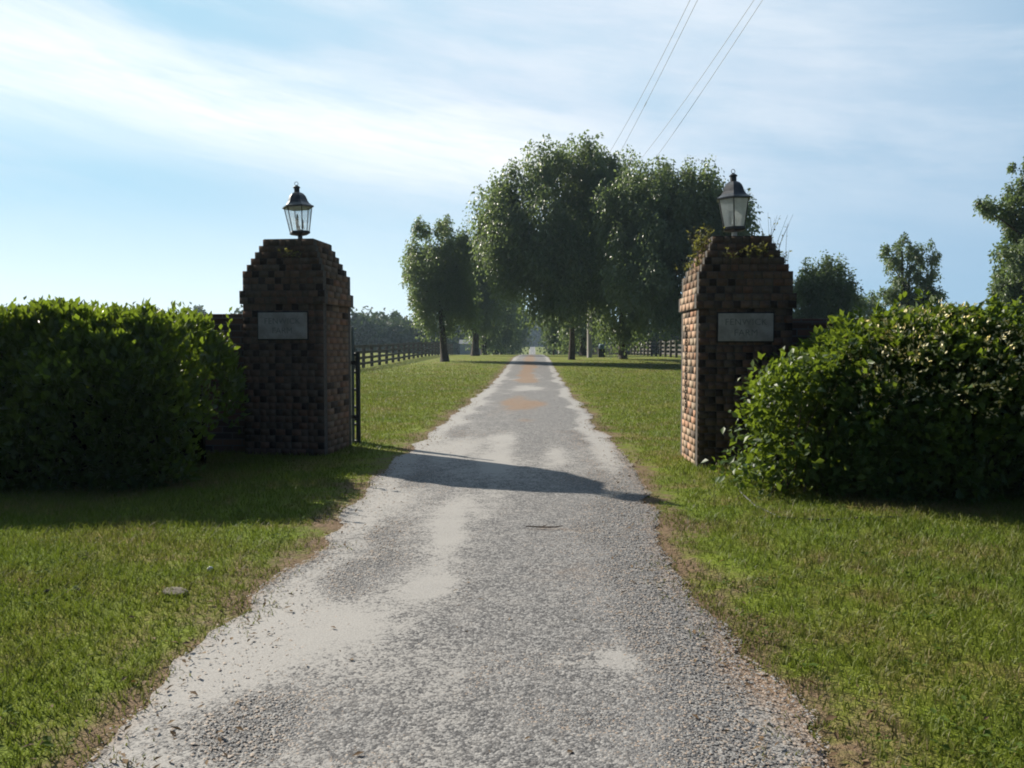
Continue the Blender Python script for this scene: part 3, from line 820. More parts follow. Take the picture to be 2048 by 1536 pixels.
def hedge_leaves(name, P, out, r, L, W, mat, parent, upward=0.5, patchtint=None):
    n = len(P)
    D = unit(out * 0.7 + np.array([0, 0, upward]) + r.normal(size=(n, 3)) * 0.55)
    N = unit(out * 0.7 + np.array([0, 0, 0.55]) + r.normal(size=(n, 3)) * 0.6)
    LL = L * (0.6 + 0.7 * r.random(n))
    t = r.random(n)
    V, Fc, T = leaves(P, D, N, LL, LL * W, t)
    return mesh_np(name, V, Fc, mat, parent, {"tint": T})


def hedge_core(x0, x1, yc, a, H, capL, capR, parent, seed, hfun=None):  # solid dark core added inside the leaves to block light
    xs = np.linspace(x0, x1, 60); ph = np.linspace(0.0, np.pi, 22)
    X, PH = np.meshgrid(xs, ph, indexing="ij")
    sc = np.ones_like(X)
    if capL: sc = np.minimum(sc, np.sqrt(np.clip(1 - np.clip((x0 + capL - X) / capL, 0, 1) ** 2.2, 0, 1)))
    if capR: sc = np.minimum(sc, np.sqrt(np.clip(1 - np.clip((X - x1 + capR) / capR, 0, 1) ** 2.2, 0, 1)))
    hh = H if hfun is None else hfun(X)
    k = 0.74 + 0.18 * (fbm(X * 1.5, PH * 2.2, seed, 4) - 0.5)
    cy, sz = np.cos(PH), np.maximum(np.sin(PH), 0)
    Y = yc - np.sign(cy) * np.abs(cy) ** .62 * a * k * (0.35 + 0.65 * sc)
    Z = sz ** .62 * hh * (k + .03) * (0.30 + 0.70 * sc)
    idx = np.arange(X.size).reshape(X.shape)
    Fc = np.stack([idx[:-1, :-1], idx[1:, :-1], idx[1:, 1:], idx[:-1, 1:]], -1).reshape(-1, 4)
    return mesh_np("light_block_core", np.stack([X, Y, Z], -1).reshape(-1, 3), Fc, M_CORE, parent, smooth=True)


def shoots(n, xr, zfun, yr, seed, hmin, hmax):
    """upright sprigs standing out of a hedge top; returns leaf bases, axes, normals"""
    r = np.random.default_rng(seed)
    Ps, Ds = [], []
    for i in range(n):
        x = r.uniform(*xr); y = r.uniform(*yr); h = r.uniform(hmin, hmax)
        z0 = zfun(x)
        tilt = r.normal(size=2) * 0.15
        for k in range(int(6 + h * 40)):
            f = r.random()
            a = r.random() * 6.28
            Ps.append((x + tilt[0] * f * h, y + tilt[1] * f * h, z0 - 0.12 + (h + 0.12) * f)); Ds.append((math.cos(a) * .6, math.sin(a) * .6, .8))
    return np.array(Ps), np.array(Ds), r


# left hedge
hl = empty("hedge", (0, 0, 0))
hf = lambda x: 1.40 + 0.10 * (fbm(np.asarray(x) * 0.8, np.asarray(x) * 0 + 2.2, 71, 3) - 0.5) * 2 - 0.12 * sstep(-3.1, -2.6, x)
P, out, r_ = hedge_surface(-10.5, -2.76, 7.30, 1.15, 1.6, 0, 0.5, 78000, 101, hfun=hf)
hedge_leaves("leaves", P, out, r_, 0.082, 0.52, L_HEDGE, hl)
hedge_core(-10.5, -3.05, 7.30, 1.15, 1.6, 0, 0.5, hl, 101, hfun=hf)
P, D, r_ = shoots(170, (-9, -2.9), lambda x: float(hf(x)) * 0.97, (6.6, 8.1), 102, 0.04, 0.17)
V, Fc, T = leaves(P, D, unit(r_.normal(size=P.shape) + np.array([0, -0.4, 0.5])), 0.06 * np.ones(len(P)), 0.03 * np.ones(len(P)), r_.random(len(P)) * .6 + .4)
mesh_np("shoots", V, Fc, L_HEDGE, hl, {"tint": T})
tag(hl, "long dark clipped hedge running left from the left brick pillar", "hedge")

# right hedge with honeysuckle growing over it
hr = empty("hedge", (0, 0, 0))
hf2 = lambda x: 1.22 + 0.05 * sstep(1.9, 2.7, x) - 0.17 * sstep(3.3, 4.5, x) + 0.10 * (fbm(np.asarray(x) * 1.1, np.asarray(x) * 0 + 5.2, 72, 3) - 0.5) * 2
P, out, r_ = hedge_surface(2.12, 10.5, 6.88, 0.92, 1.45, 1.1, 0, 70000, 111, hfun=hf2)
hedge_leaves("leaves", P, out, r_, 0.075, 0.55, L_HEDGE, hr)
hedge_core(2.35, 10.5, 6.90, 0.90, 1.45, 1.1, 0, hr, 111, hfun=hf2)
P, D, r_ = shoots(130, (2.9, 9.0), lambda x: float(hf2(x)) * 0.97, (6.4, 7.4), 112, 0.03, 0.13)
V, Fc, T = leaves(P, D, unit(r_.normal(size=P.shape) + np.array([0, -0.4, 0.5])), 0.06 * np.ones(len(P)), 0.03 * np.ones(len(P)), r_.random(len(P)) * .6 + .4)
mesh_np("shoots", V, Fc, L_HEDGE, hr, {"tint": T})
tag(hr, "thick green hedge running right from the right brick pillar", "hedge")

hv = empty("honeysuckle", (2.6, 6.6, 0))
hv_off = np.array([2.6, 6.6, 0])
P, out, r_ = hedge_surface(2.0, 4.1, 6.84, 1.02, 1.5, 1.1, 0.5, 26000, 121, 0.10, hfun=lambda x: hf2(x) + 0.03, shape_seed=111)
nzk = fbm(P[:, 0] * 2.4, P[:, 1] * 1.5 + P[:, 2] * 2.4, 77, 3)
left = sstep(3.6, 2.2, P[:, 0]); up = sstep(0.7, 1.2, P[:, 2])
keep = r_.random(len(P)) < np.clip(np.maximum(left * 0.95, up * 0.9) * sstep(0.30, 0.52, nzk + 0.12 * up), 0, 1)
P, out = P[keep] + out[keep] * 0.03, out[keep]
# loose trailing sprays in front of the pillar
sp_ = []
for i in range(60):
    c = np.array([r_.uniform(1.60, 2.35), r_.uniform(6.05, 6.75), r_.uniform(0.05, 0.95)])
    c[0] += max(0, 0.45 * (c[2] - 0.35)) * 0.6
    sp_.append(c + r_.normal(size=(55, 3)) * np.array([0.085, 0.08, 0.07]))
P2 = np.concatenate(sp_); P2[:, 2] = np.abs(P2[:, 2]) + 0.01
out2 = unit(r_.normal(size=P2.shape) * 0.5 + np.array([-0.6, -0.4, 0.3]))
# arching sprays that break the outline
Ps3, Os3 = [], []
S, so, _r = hedge_surface(2.0, 4.1, 6.84, 1.02, 1.5, 1.1, 0.5, 400, 125, 0.02, hfun=lambda x: hf2(x) + 0.03, shape_seed=111)
for p, o in zip(S, so):
    if (p[2] < 0.75 and p[0] > 2.5) or r_.random() < 0.45: continue
    ln = r_.uniform(0.06, 0.26)
    side = unit(r_.normal(size=3)) * 0.5
    for k in range(int(8 + ln * 60)):
        f = r_.random()
        Ps3.append(p + (o + side * f) * ln * f + np.array([0, 0, 0.10 * f - 0.22 * f * f]) * ln * 3 + r_.normal(size=3) * 0.012); Os3.append(o + r_.normal(size=3) * .5)
Pa, oa = np.concatenate([P, P2, np.array(Ps3)]), np.concatenate([out, out2, np.array(Os3)])
hedge_leaves("leaves", Pa - hv_off, oa, r_, 0.066, 0.62, L_VINE, hv, 0.05)
# flowers: pairs of little trumpets
P, out, r_ = hedge_surface(2.1, 3.75, 6.80, 1.04, 1.5, 1.1, 0.5, 6500, 131, 0.02, hfun=lambda x: hf2(x) + 0.05, shape_seed=111)
nzf = fbm(P[:, 0] * 3.0, P[:, 2] * 3.0 + P[:, 1], 83, 3)
keep = (P[:, 2] > 0.55) & (r_.random(len(P)) < (0.13 + 0.34 * sstep(0.40, 0.66, nzf)) * sstep(3.75, 3.3, P[:, 0]) * sstep(0.55, 0.90, P[:, 2]))
P, out = P[keep] + out[keep] * 0.06, out[keep]
Vs, Ts = [], []
for i in range(3):
    n = len(P)
    D = unit(out + r_.normal(size=(n, 3)) * 0.8); N = unit(r_.normal(size=(n, 3)))
    V, Fc, T = leaves(P + r_.normal(size=(n, 3)) * 0.012 - hv_off, D, N, 0.026 + 0.016 * r_.random(n), 0.012 + 0.008 * r_.random(n), r_.random(n))
    Vs.append(V); Ts.append(T)
Fs = np.concatenate([Fc + k * 4 * len(P) for k in range(3)])
tag(mesh_np("flowers", np.concatenate(Vs), Fs, M_FLOWER, hv, {"tint": np.concatenate(Ts)}), kind="stuff")
mb = MB()
rr_ = random.Random(9)
for i in range(26):
    x = rr_.uniform(1.75, 2.5); y = rr_.uniform(6.15, 6.7)
    pts = [Vector((x, y, 0))]
    for k in range(5):
        pts.append(pts[-1] + Vector((rr_.uniform(-0.02, 0.12), rr_.uniform(-.05, .05), rr_.uniform(0.08, 0.2))))
    mb.tube([p - Vector(hv_off) for p in pts], [0.006, 0.005, 0.005, 0.004, 0.003, 0.002], 5)
mb.build("stems", M_TWIG, hv)
tag(hv, "honeysuckle with pale yellow and white flowers sprawling over the right hedge", "vine")


# ------------------------------------------------------------------ brick pillars
CH = 0.0677


def pillar(name, cx, cy, yaw, ncourse, base, label, seed, side=1.9, s0=0.432, step=0.031):
    r = random.Random(seed)
    root = empty(name, (cx, cy, base), yaw)
    V, Fq, Cc = [], [], []
    mort = MB()

    def brick(x0, x1, y0, y1, z0, z1, col):
        b = len(V)
        j = lambda: r.uniform(-0.0004, 0.0004)
        for (x, y, z) in ((x0, y0, z0), (x1, y0, z0), (x1, y1, z0), (x0, y1, z0), (x0, y0, z1), (x1, y0, z1), (x1, y1, z1), (x0, y1, z1)):
            V.append((x + j(), y + j(), z + j())); Cc.append(col)
        for f in ((0, 3, 2, 1), (4, 5, 6, 7), (0, 1, 5, 4), (1, 2, 6, 5), (2, 3, 7, 6), (3, 0, 4, 7)): Fq.append(tuple(i + b for i in f))

    def colour(dark):
        if dark:
            k = r.uniform(.6, 1.3); return (0.050 * k, 0.039 * k, 0.034 * k)
        k = r.uniform(.8, 1.15); q = r.random()
        base_ = (0.132, 0.090, 0.067) if q < .6 else ((0.118, 0.092, 0.072) if q < .9 else (0.152, 0.090, 0.064))
        return tuple(c * k for c in base_)

    def lay(L, dark_p, unit_l, start_dark):
        """lengths along a face of total L"""
        out, x, d = [], 0.0, start_dark
        while x < L - 0.001:
            l = unit_l * (0.80 if d else 1.15) * r.uniform(.93, 1.07)
            if L - x - l < 0.045: l = L - x
            out.append((x, x + l, d and r.random() < dark_p))
            x += l; d = not d
        return out

    tb, jt = 0.09, 0.0032
    for k in range(ncourse):
        top_i = ncourse - 1 - k
        sx = s0 - (step * (5 - top_i) if top_i < 5 else 0)
        if top_i in (8, 9): sx = s0 + 0.026
        z0, z1 = k * CH + jt, (k + 1) * CH - jt
        mort.box((-sx + .0024, -sx + .0024, k * CH), (sx - .0024, sx - .0024, (k + 1) * CH))
        dp = 0.52 if top_i > 5 else 0.3
        for sgn in (-1, 1):
            for a, b, dk in lay(2 * sx, dp, 0.088, k % 2 == 0):
                ya, yb = (-sx, -sx + tb) if sgn < 0 else (sx - tb, sx)
                o = r.uniform(-0.0006, 0.0006)
                brick(-sx + a + jt, -sx + b - jt, ya + o, yb + o, z0, z1, colour(dk))
            off = 0.1 if k % 2 else 0.2
            e = [-sx + tb]
            y = -sx + tb + off * r.uniform(.9, 1.1)
            while y < sx - tb - 0.05: e.append(y); y += 0.2 * r.uniform(.96, 1.04)
            e.append(sx - tb)
            for a, b in zip(e[:-1], e[1:]):
                xa, xb = (-sx, -sx + tb) if sgn < 0 else (sx - tb, sx)
                o = r.uniform(-0.0006, 0.0006)
                c_ = colour(r.random() < 0.10)      # side bricks lightened in colour to add the brightness of sunlight
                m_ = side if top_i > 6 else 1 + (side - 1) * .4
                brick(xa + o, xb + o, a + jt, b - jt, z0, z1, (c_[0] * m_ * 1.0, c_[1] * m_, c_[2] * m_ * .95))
    st = s0 - step * 5
    mort.box((-st + .01, -st + .01, ncourse * CH), (st - .01, st - .01, ncourse * CH + 0.006))
    mesh_np("bricks", np.array(V), np.array(Fq), M_BRICK, root, {"col": np.array(Cc)})
    mort.build("mortar", M_MORTAR, root)
    tag(root, label, "gate pillar", "brick gate pillars")
    return root


def plaque(parent, s0, zc, w, h):
    pl = MB(); pl.box((-w / 2, -s0 - 0.022, zc - h / 2), (w / 2, -s0 + 0.02, zc + h / 2))
    p = pl.build("plaque", M_PLAQUE, parent, bevel=0.004)
    fb = MB(); fb.box((-w / 2 - .012, -s0 - 0.003, zc - h / 2 - .012), (w / 2 + .012, -s0 + 0.018, zc + h / 2 + .012))
    fb.build("shadow_joint", M_DARK, p)  # joint round the plaque, coloured near black to paint its shadow line
    for txt, dz in (("FENWICK", 0.045), ("FARM", -0.052)):
        cu = bpy.data.curves.new("lettering", "FONT"); cu.body = txt; cu.size = 0.083; cu.align_x = "CENTER"; cu.align_y = "CENTER"
        cu.extrude = 0.0015; cu.space_character = 1.08
        o = bpy.data.objects.new("lettering", cu); COL.objects.link(o); o.parent = p
        o.location = (0, -s0 - 0.0235, zc + dz); o.rotation_euler = (R(90), 0, 0)
        cu.materials.append(M_LETTER)
    return p


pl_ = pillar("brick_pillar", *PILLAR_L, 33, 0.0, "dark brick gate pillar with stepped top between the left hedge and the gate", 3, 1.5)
plaque(pl_, 0.432, 1.333, 0.52, 0.27)
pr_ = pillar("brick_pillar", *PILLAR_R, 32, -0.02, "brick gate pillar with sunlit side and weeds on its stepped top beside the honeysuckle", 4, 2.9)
plaque(pr_, 0.432, 1.315, 0.50, 0.255)

# low walls behind the hedges
def wing_wall(x0, x1, y0, y1, h, label):
    root = empty("brick_wall", ((x0 + x1) / 2, (y0 + y1) / 2, 0))
    hx, hy = (x1 - x0) / 2, (y1 - y0) / 2
    a = MB(); a.box((-hx, -hy, -0.1), (hx, hy, h)); a.build("wall_face", M_WALL, root)
    c = MB(); c.box((-hx, -hy - 0.03, h), (hx, hy + 0.03, h + 0.065)); c.build("coping", M_WALL, root, bevel=0.01)
    tag(root, label, "wall", "low walls beside the pillars")


wing_wall(-11, PILLAR_L[0] - 0.47, 8.72, 8.96, 1.40, "low dark brick wall between the left pillar and the left hedge")
wing_wall(PILLAR_R[0] + 0.47, 11, 8.0, 8.24, 1.32, "low dark brick wall between the right pillar and the right hedge")


# ------------------------------------------------------------------ lanterns
def lantern(x, y, z, rot, lean, label, stem_mat, sc=1.0, glass=None):
    root = empty("lantern", (x, y, z))
    root.rotation_euler = (lean[0], lean[1], rot); root.scale = (sc, sc, sc)
    b = MB(); b.lathe([(0.030, -0.02), (0.030, 0.005), (0.024, 0.012), (0.024, 0.062), (0.034, 0.07)], 16); b.build("stem", stem_mat, root, smooth=False)
    b = MB(); b.lathe([(0.040, 0.062), (0.090, 0.072), (0.106, 0.082), (0.106, 0.098), (0.098, 0.102)], 6); b.build("base_ring", M_LAMP, root)
    zb, zt, rb, rt = 0.100, 0.345, 0.098, 0.142
    pts = lambda rr, zz: [Vector((rr * math.cos(math.pi / 3 * k), rr * math.sin(math.pi / 3 * k), zz)) for k in range(6)]
    lo, hi = pts(rb, zb), pts(rt, zt)
    fr = MB()
    for k in range(6):
        fr.tube([lo[k], hi[k]], 0.0048, 6)
        fr.tube([lo[k], lo[(k + 1) % 6]], 0.005, 6); fr.tube([hi[k], hi[(k + 1) % 6]], 0.006, 6)
    fr.build("frame", M_LAMP, root)
    for k in range(6):
        g_ = MB(); k2 = (k + 1) % 6
        c = (lo[k] + lo[k2] + hi[k] + hi[k2]) / 4; nrm = Vector((c.x, c.y, 0)).normalized() * 0.0015
        q = [c + (p - c) * 0.96 for p in (lo[k], lo[k2], hi[k2], hi[k])]
        g_.add([p - nrm for p in q] + [p + nrm for p in q], [(3, 2, 1, 0), (4, 5, 6, 7), (0, 1, 5, 4), (1, 2, 6, 5), (2, 3, 7, 6), (3, 0, 4, 7)])
        g_.build("glass_pane", glass or M_GLASS, root)
    b = MB()
    b.lathe([(0.150, 0.338), (0.163, 0.345), (0.163, 0.355), (0.138, 0.368), (0.116, 0.388), (0.103, 0.410), (0.095, 0.435), (0.084, 0.460), (0.066, 0.482), (0.042, 0.497), (0.026, 0.501)], 6)
    b.build("roof", M_LAMPROOF, root)
    b = MB(); b.lathe([(0.028, 0.499), (0.028, 0.540), (0.036, 0.544), (0.036, 0.552), (0.024, 0.562), (0.012, 0.570), (0.006, 0.575)], 12)
    b.build("chimney", M_LAMP, root)
    b = MB()
    b.tube([Vector((0.018 * math.cos(a), 0, 0.588 + 0.018 * math.sin(a))) for a in np.linspace(0, 2 * math.pi, 17)], 0.0028, 6, cap=False)
    b.build("finial_ring", M_LAMP, root)
    b = MB(); b.lathe([(0.006, 0.1), (0.006, 0.155), (0.014, 0.16)], 8)
    for k in range(3):
        a = 2 * math.pi * k / 3 + .4
        ex, ey = 0.034 * math.cos(a), 0.034 * math.sin(a)
        b.tube([Vector((0, 0, 0.13)), Vector((ex * .6, ey * .6, 0.118)), Vector((ex, ey, 0.135))], 0.004, 6)
    b.build("candle_arms", M_LAMP, root)
    for k in range(3):
        a = 2 * math.pi * k / 3 + .4
        ex, ey = 0.034 * math.cos(a), 0.034 * math.sin(a); hz = (0.0, 0.02, 0.045)[k]
        c = MB(); c.lathe([(0.010, 0.135), (0.010, 0.178 + hz)], 10, (ex, ey, 0)); cd = c.build("candle", M_LAMP if k else M_CANDLE, root)
        u_ = MB(); u_.lathe([(0.006, 0.178 + hz), (0.012, 0.195 + hz), (0.010, 0.212 + hz), (0.002, 0.235 + hz)], 10, (ex, ey, 0)); u_.build("bulb", M_BULB, cd, smooth=True)
    tag(root, label, "lantern", "lanterns on the gate pillars")
    return root


lantern(PILLAR_L[0] + 0.03, PILLAR_L[1] - 0.02, 33 * CH + 0.006, R(0), (0, R(-3.5)), "six sided black lantern with clear bright panes on the left pillar", M_LAMP, 1.05)
lantern(PILLAR_R[0] - 0.01, PILLAR_R[1] - 0.02, 32 * CH - 0.014, R(30 - 13), (R(0), R(-2)), "six sided lantern with cloudy panes on the weedy right pillar", M_STEM, 1.10, M_GLASS2)


# ------------------------------------------------------------------ weeds on and below the pillars
def weed(name, x, y, z, n, spread, hmin, hmax, label, seed, twigs=0, leaf=0.03, lean=(0, 0)):
    r = np.random.default_rng(seed)
    root = empty(name, (x, y, z))
    Ps, Ds = [], []
    stems = MB()
    for i in range(n):
        bx, by = r.normal(size=2) * spread
        h = r.uniform(hmin, hmax)
        tl = r.normal(size=2) * 0.25 + np.array(lean)
        top = Vector((bx + tl[0] * h, by + tl[1] * h, h))
        m_ = Vector((bx, by, 0)).lerp(top, .5) + Vector((-tl[0], -tl[1], 0)) * h * .12
        stems.tube([Vector((bx, by, -0.03)), m_, top], [0.0022, 0.0018, 0.001], 4)
        for k in range(int(7 if not twigs else 4 + 10 * h)):
            f = r.uniform(.1, 1.0)
            p = Vector((bx, by, 0)).lerp(m_, f * 2) if f < .5 else m_.lerp(top, f * 2 - 1)
            if twigs and r.random() < twigs and f > .45: continue
            Ps.append(p); Ds.append((r.normal(), r.normal(), .6))
    P = np.array(Ps); n_ = len(P)
    L = leaf * (0.6 + 0.8 * r.random(n_))
    V, Fc, T = leaves(P, np.array(Ds), unit(r.normal(size=(n_, 3)) + np.array([0, 0, .6])), L, L * .45, r.random(n_))
    mesh_np("leaves", V, Fc, L_WEED, root, {"tint": T})
    stems.build("stems", M_TWIG, root)
    tag(root, label, "weed", "weeds growing on the pillars")


zt = 33 * CH
weed("weed", PILLAR_L[0] + 0.0, PILLAR_L[1] - 0.345, zt - 3.0 * CH, 16, 0.045, 0.03, 0.09, "small dry tuft on the front steps of the left pillar", 201, leaf=0.028, lean=(0, -.4))
ztr = 32 * CH - 0.02
weed("weed", PILLAR_R[0] - 0.31, PILLAR_R[1] - 0.10, ztr - 2.4 * CH, 40, 0.05, 0.10, 0.30, "tall yellowish weed on the left steps of the right pillar", 202, leaf=0.038, lean=(-.10, 0))
weed("weed", PILLAR_R[0] - 0.37, PILLAR_R[1] - 0.12, ztr - 4.6 * CH, 36, 0.07, 0.05, 0.17, "low dry weed on the lowest left step of the right pillar", 203, leaf=0.032, lean=(-.2, 0))
weed("weed", PILLAR_R[0] + 0.32, PILLAR_R[1] - 0.05, ztr - 3.2 * CH, 20, 0.055, 0.12, 0.52, "twiggy weed rising from the right steps of the right pillar", 204, 0.55, 0.032, lean=(.10, 0))
weed("weed", PILLAR_R[0] + 0.37, PILLAR_R[1] - 0.08, ztr - 4.6 * CH, 22, 0.04, 0.06, 0.22, "leafy weed on the lowest right step of the right pillar", 205, leaf=0.035, lean=(.2, 0))
weed("weed", PILLAR_R[0] - 0.04, PILLAR_R[1] - 0.36, ztr - 3.6 * CH, 26, 0.13, 0.04, 0.15, "thin dry weed across the front steps of the right pillar", 206, leaf=0.026, lean=(0, -.3))
weed("weed", PILLAR_R[0] + 0.16, PILLAR_R[1] - 0.35, ztr - 2.6 * CH, 10, 0.03, 0.03, 0.10, "small green sprig on the front steps of the right pillar", 207, leaf=0.034, lean=(0, -.3))

# ------------------------------------------------------------------ gate, post and chain
gp = empty("gate_post", (-2.055, 9.42, 0))
b = MB(); b.lathe([(0.018, -0.1), (0.018, 1.33), (0.014, 1.345), (0.004, 1.35)], 14); b.build("post_tube", M_GPOST, gp)
b = MB(); b.box((-0.02, -0.022, 0.30), (0.045, 0.022, 0.34)); b.build("bracket", M_GATE, gp)
b = MB(); b.box((-0.02, -0.022, 0.92), (0.045, 0.022, 0.96)); b.build("bracket", M_GATE, gp)
tag(gp, "slim grey green gate post behind the left pillar", "post")
ga = empty("metal_gate", (-1.99, 9.40, -0.03), math.atan2(0.654, -0.757) - R(5.0))   # leaf swung open along its local +X
b = MB()
for z_ in (0.06, 1.06): b.tube([Vector((0, 0, z_)), Vector((2.3, 0, z_))], 0.022, 10)
for x_ in (0.0, 2.3): b.tube([Vector((x_, 0, 0.03)), Vector((x_, 0, 1.09))], 0.026, 10)
b.build("frame", M_GATE, ga)
for z_ in (0.26, 0.46, 0.66, 0.86):
    b = MB(); b.tube([Vector((0.0, 0, z_)), Vector((2.3, 0, z_))], 0.016, 8); b.build("rail", M_GATE, ga)
for z_ in (0.32, 0.94):
    b = MB(); b.tube([Vector((-0.005, 0.045, z_)), Vector((-0.005, 0.0, z_))], 0.014, 8); b.build("hinge", M_GATE, ga)
tag(ga, "dark tubular metal gate swung open and seen end on beside the left pillar", "gate")

ch = empty("chain", (PILLAR_R[0] - 0.432 - 0.012, 8.20, 1.28))
b = MB()
for i in range(30):
    z_ = -0.0275 * i; ln = 0.02; wd_ = 0.0095
    pts = []
    for k in range(13):
        a = 2 * math.pi * k / 12
        u_, v_ = wd_ * math.cos(a), ln * math.sin(a)
        pts.append(Vector((0, u_, z_ + v_)) if i % 2 else Vector((u_ * .9, 0, z_ + v_)))
    b.tube(pts, 0.0036, 5, cap=False)
b.build("links", M_CHAIN, ch)
b = MB(); b.tube([Vector((0.03, 0, 0.03)), Vector((-0.008, 0, 0.03)), Vector((-0.012, 0, 0.012))], 0.006, 6); b.build("hook", M_CHAIN, ch)
tag(ch, "dark chain hanging down the sunlit side of the right pillar", "chain")


# ------------------------------------------------------------------ board fences
def fence(name, pts, h, label, mat, spacing=2.44, side=1):
    root = empty(name, (pts[0][0], pts[0][1], th(*pts[0])))
    o0 = root.location.copy()
    P = []
    for (a, b) in zip(pts[:-1], pts[1:]):
        n = max(1, round(math.hypot(b[0] - a[0], b[1] - a[1]) / spacing))
        for i in range(n): P.append((a[0] + (b[0] - a[0]) * i / n, a[1] + (b[1] - a[1]) * i / n))
    P.append(pts[-1])
    pm = MB(); pm.lathe([(0.095, -0.3), (0.095, h - 0.01), (0.08, h)], 10)
    proto = None
    rr = random.Random(3)
    for (x, y) in P:
        if proto is None: o = proto = pm.build("post", mat, root)
        else:
            o = proto.copy(); COL.objects.link(o); o.parent = root
        o.location = (x - o0.x, y - o0.y, th(x, y) - o0.z)
        o.rotation_euler = (rr.uniform(-.02, .02), rr.uniform(-.02, .02), rr.uniform(-.1, .1))
    for lv in range(4):
        zc = h - 0.09 - lv * (h - 0.2) / 3.5
        m = MB()
        for (a, b) in zip(P[:-1], P[1:]):
            d = Vector((b[0] - a[0], b[1] - a[1], 0)).normalized(); nrm = Vector((-d.y, d.x, 0)) * side
            A = Vector((a[0], a[1], th(*a) + zc + rr.uniform(-.012, .012))) - o0 + nrm * 0.068 + d * .004; B = Vector((b[0], b[1], th(*b) + zc + rr.uniform(-.012, .012))) - o0 + nrm * 0.068 - d * .004
            t, hh = nrm * 0.026, Vector((0, 0, 0.068))
            v = [A - hh, B - hh, B - hh + t, A - hh + t, A + hh, B + hh, B + hh + t, A + hh + t]
            m.add(v, [(0, 3, 2, 1), (4, 5, 6, 7), (0, 1, 5, 4), (1, 2, 6, 5), (2, 3, 7, 6), (3, 0, 4, 7)])
        m.build("rail", mat, root)
    tag(root, label, "fence", "board fences along the drive")


fence("board_fence", [(-9.3, 14.0), (-9.3, 96.0)], 1.27, "dark wooden board fence along the left side of the drive", M_FENCE, side=-1)
fence("board_fence", [(10.2, 30.0), (10.2, 190.0)], 1.27, "weathered grey board fence along the right side of the drive", M_FENCE_G, side=-1)

# ------------------------------------------------------------------ pole and wires
PX, PY = at(1179, 700, 60).x, 60.0
pole_h = 12.6
po = empty("utility_pole", (PX, PY, th(PX, PY)))
b = MB(); b.tube([Vector((0, 0, -0.5)), Vector((0, 0, 3)), Vector((0, 0, 8)), Vector((0, 0, pole_h))], [0.185, 0.18, 0.15, 0.12], 14); b.build("pole", M_POLE, po, smooth=True)
b = MB(); b.box((-0.35, -0.22, pole_h - 0.5), (3.25, -0.10, pole_h - 0.38)); b.build("crossarm", M_POLE, po)
ins_x = (-0.15, 0.8, 2.0, 3.1)
for ix in ins_x:
    b = MB(); b.lathe([(0.02, 0), (0.045, 0.03), (0.03, 0.05), (0.045, 0.08), (0.02, 0.12)], 10, (ix, -0.16, pole_h - 0.38)); b.build("insulator", M_INSUL, po)
tag(po, "straight grey wooden utility pole right of the drive, its top hidden in leaves", "utility pole")
wz = th(PX, PY) + pole_h - 0.27
wire_px = [((1380, 0), (1222, 300)), ((1395, 0), (1240, 305)), ((1508, 0), (1288, 310)), ((1525, 0), (1308, 320))]
names_w = ["overhead wire, leftmost of the four in the sky", "overhead wire, second from the left in the sky", "overhead wire, third from the left in the sky", "overhead wire, rightmost of the four in the sky"]
for i, ((a, c), ix) in enumerate(zip(wire_px, ins_x)):
    p0 = at(a[0], a[1], 30.0); p1 = at(c[0], c[1], 49.5); p2 = Vector((PX + ix, PY - 0.16, wz))
    ys = [p0.y, p1.y, p2.y]
    qx = np.polyfit(ys, [p0.x, p1.x, p2.x], 2); qz = np.polyfit(ys, [p0.z, p1.z, p2.z], 2)
    pts = [Vector((np.polyval(qx, y), y, np.polyval(qz, y))) for y in np.linspace(2, p2.y, 60)]
    m = MB(); m.tube(pts, 0.011, 6)
    if i == 1:
        q = at(1291, 208, 27.0); yq = 40.5
        m.tube([Vector((np.polyval(qx, y), y, np.polyval(qz, y))) for y in (yq - .3, yq, yq + .3)], 0.022, 6)
    o = m.build("overhead_wire", M_WIRE)
    tag(o, "thin grey " + names_w[i], "wire", "overhead wires")

# ------------------------------------------------------------------ small far things
def shed():
    c = at(950, 690, 150)
    root = empty("shed", (c.x, 150, th(c.x, 150)))
    b = MB(); b.box((-2.6, -1.8, -0.3), (2.6, 1.8, 2.2)); b.build("wall", M_SHED, root)
    b = MB(); b.add([(-2.8, -2.05, 2.15), (2.8, -2.05, 2.15), (2.8, 2.05, 2.15), (-2.8, 2.05, 2.15), (-2.8, 0, 2.9), (2.8, 0, 2.9)],
                    [(0, 1, 5, 4), (2, 3, 4, 5), (0, 4, 3), (1, 2, 5), (3, 2, 1, 0)]); b.build("roof", M_SHEDROOF, root)
    b = MB(); b.box((-0.5, -1.83, -0.2), (0.45, -1.80, 1.9)); b.build("door", M_DARK, root)
    tag(root, "small pale shed glimpsed between the tree trunks left of the drive", "shed")


shed()
c = at(1203, 700, 62)
br = empty("barrel", (c.x, 62, th(c.x, 62)))
b = MB(); b.box((-0.24, -0.22, -0.05), (0.24, 0.22, 0.62)); b.build("stand", M_DARK, br, bevel=0.02)
b = MB(); b.lathe([(0.20, 0.62), (0.22, 0.68), (0.225, 0.80), (0.21, 0.84), (0.21, 0.90), (0.17, 0.96), (0.07, 1.0)], 16); b.build("drum", M_BLUE, br, smooth=True)
tag(br, "faded blue barrel on a dark stand in front of the right fence", "barrel")


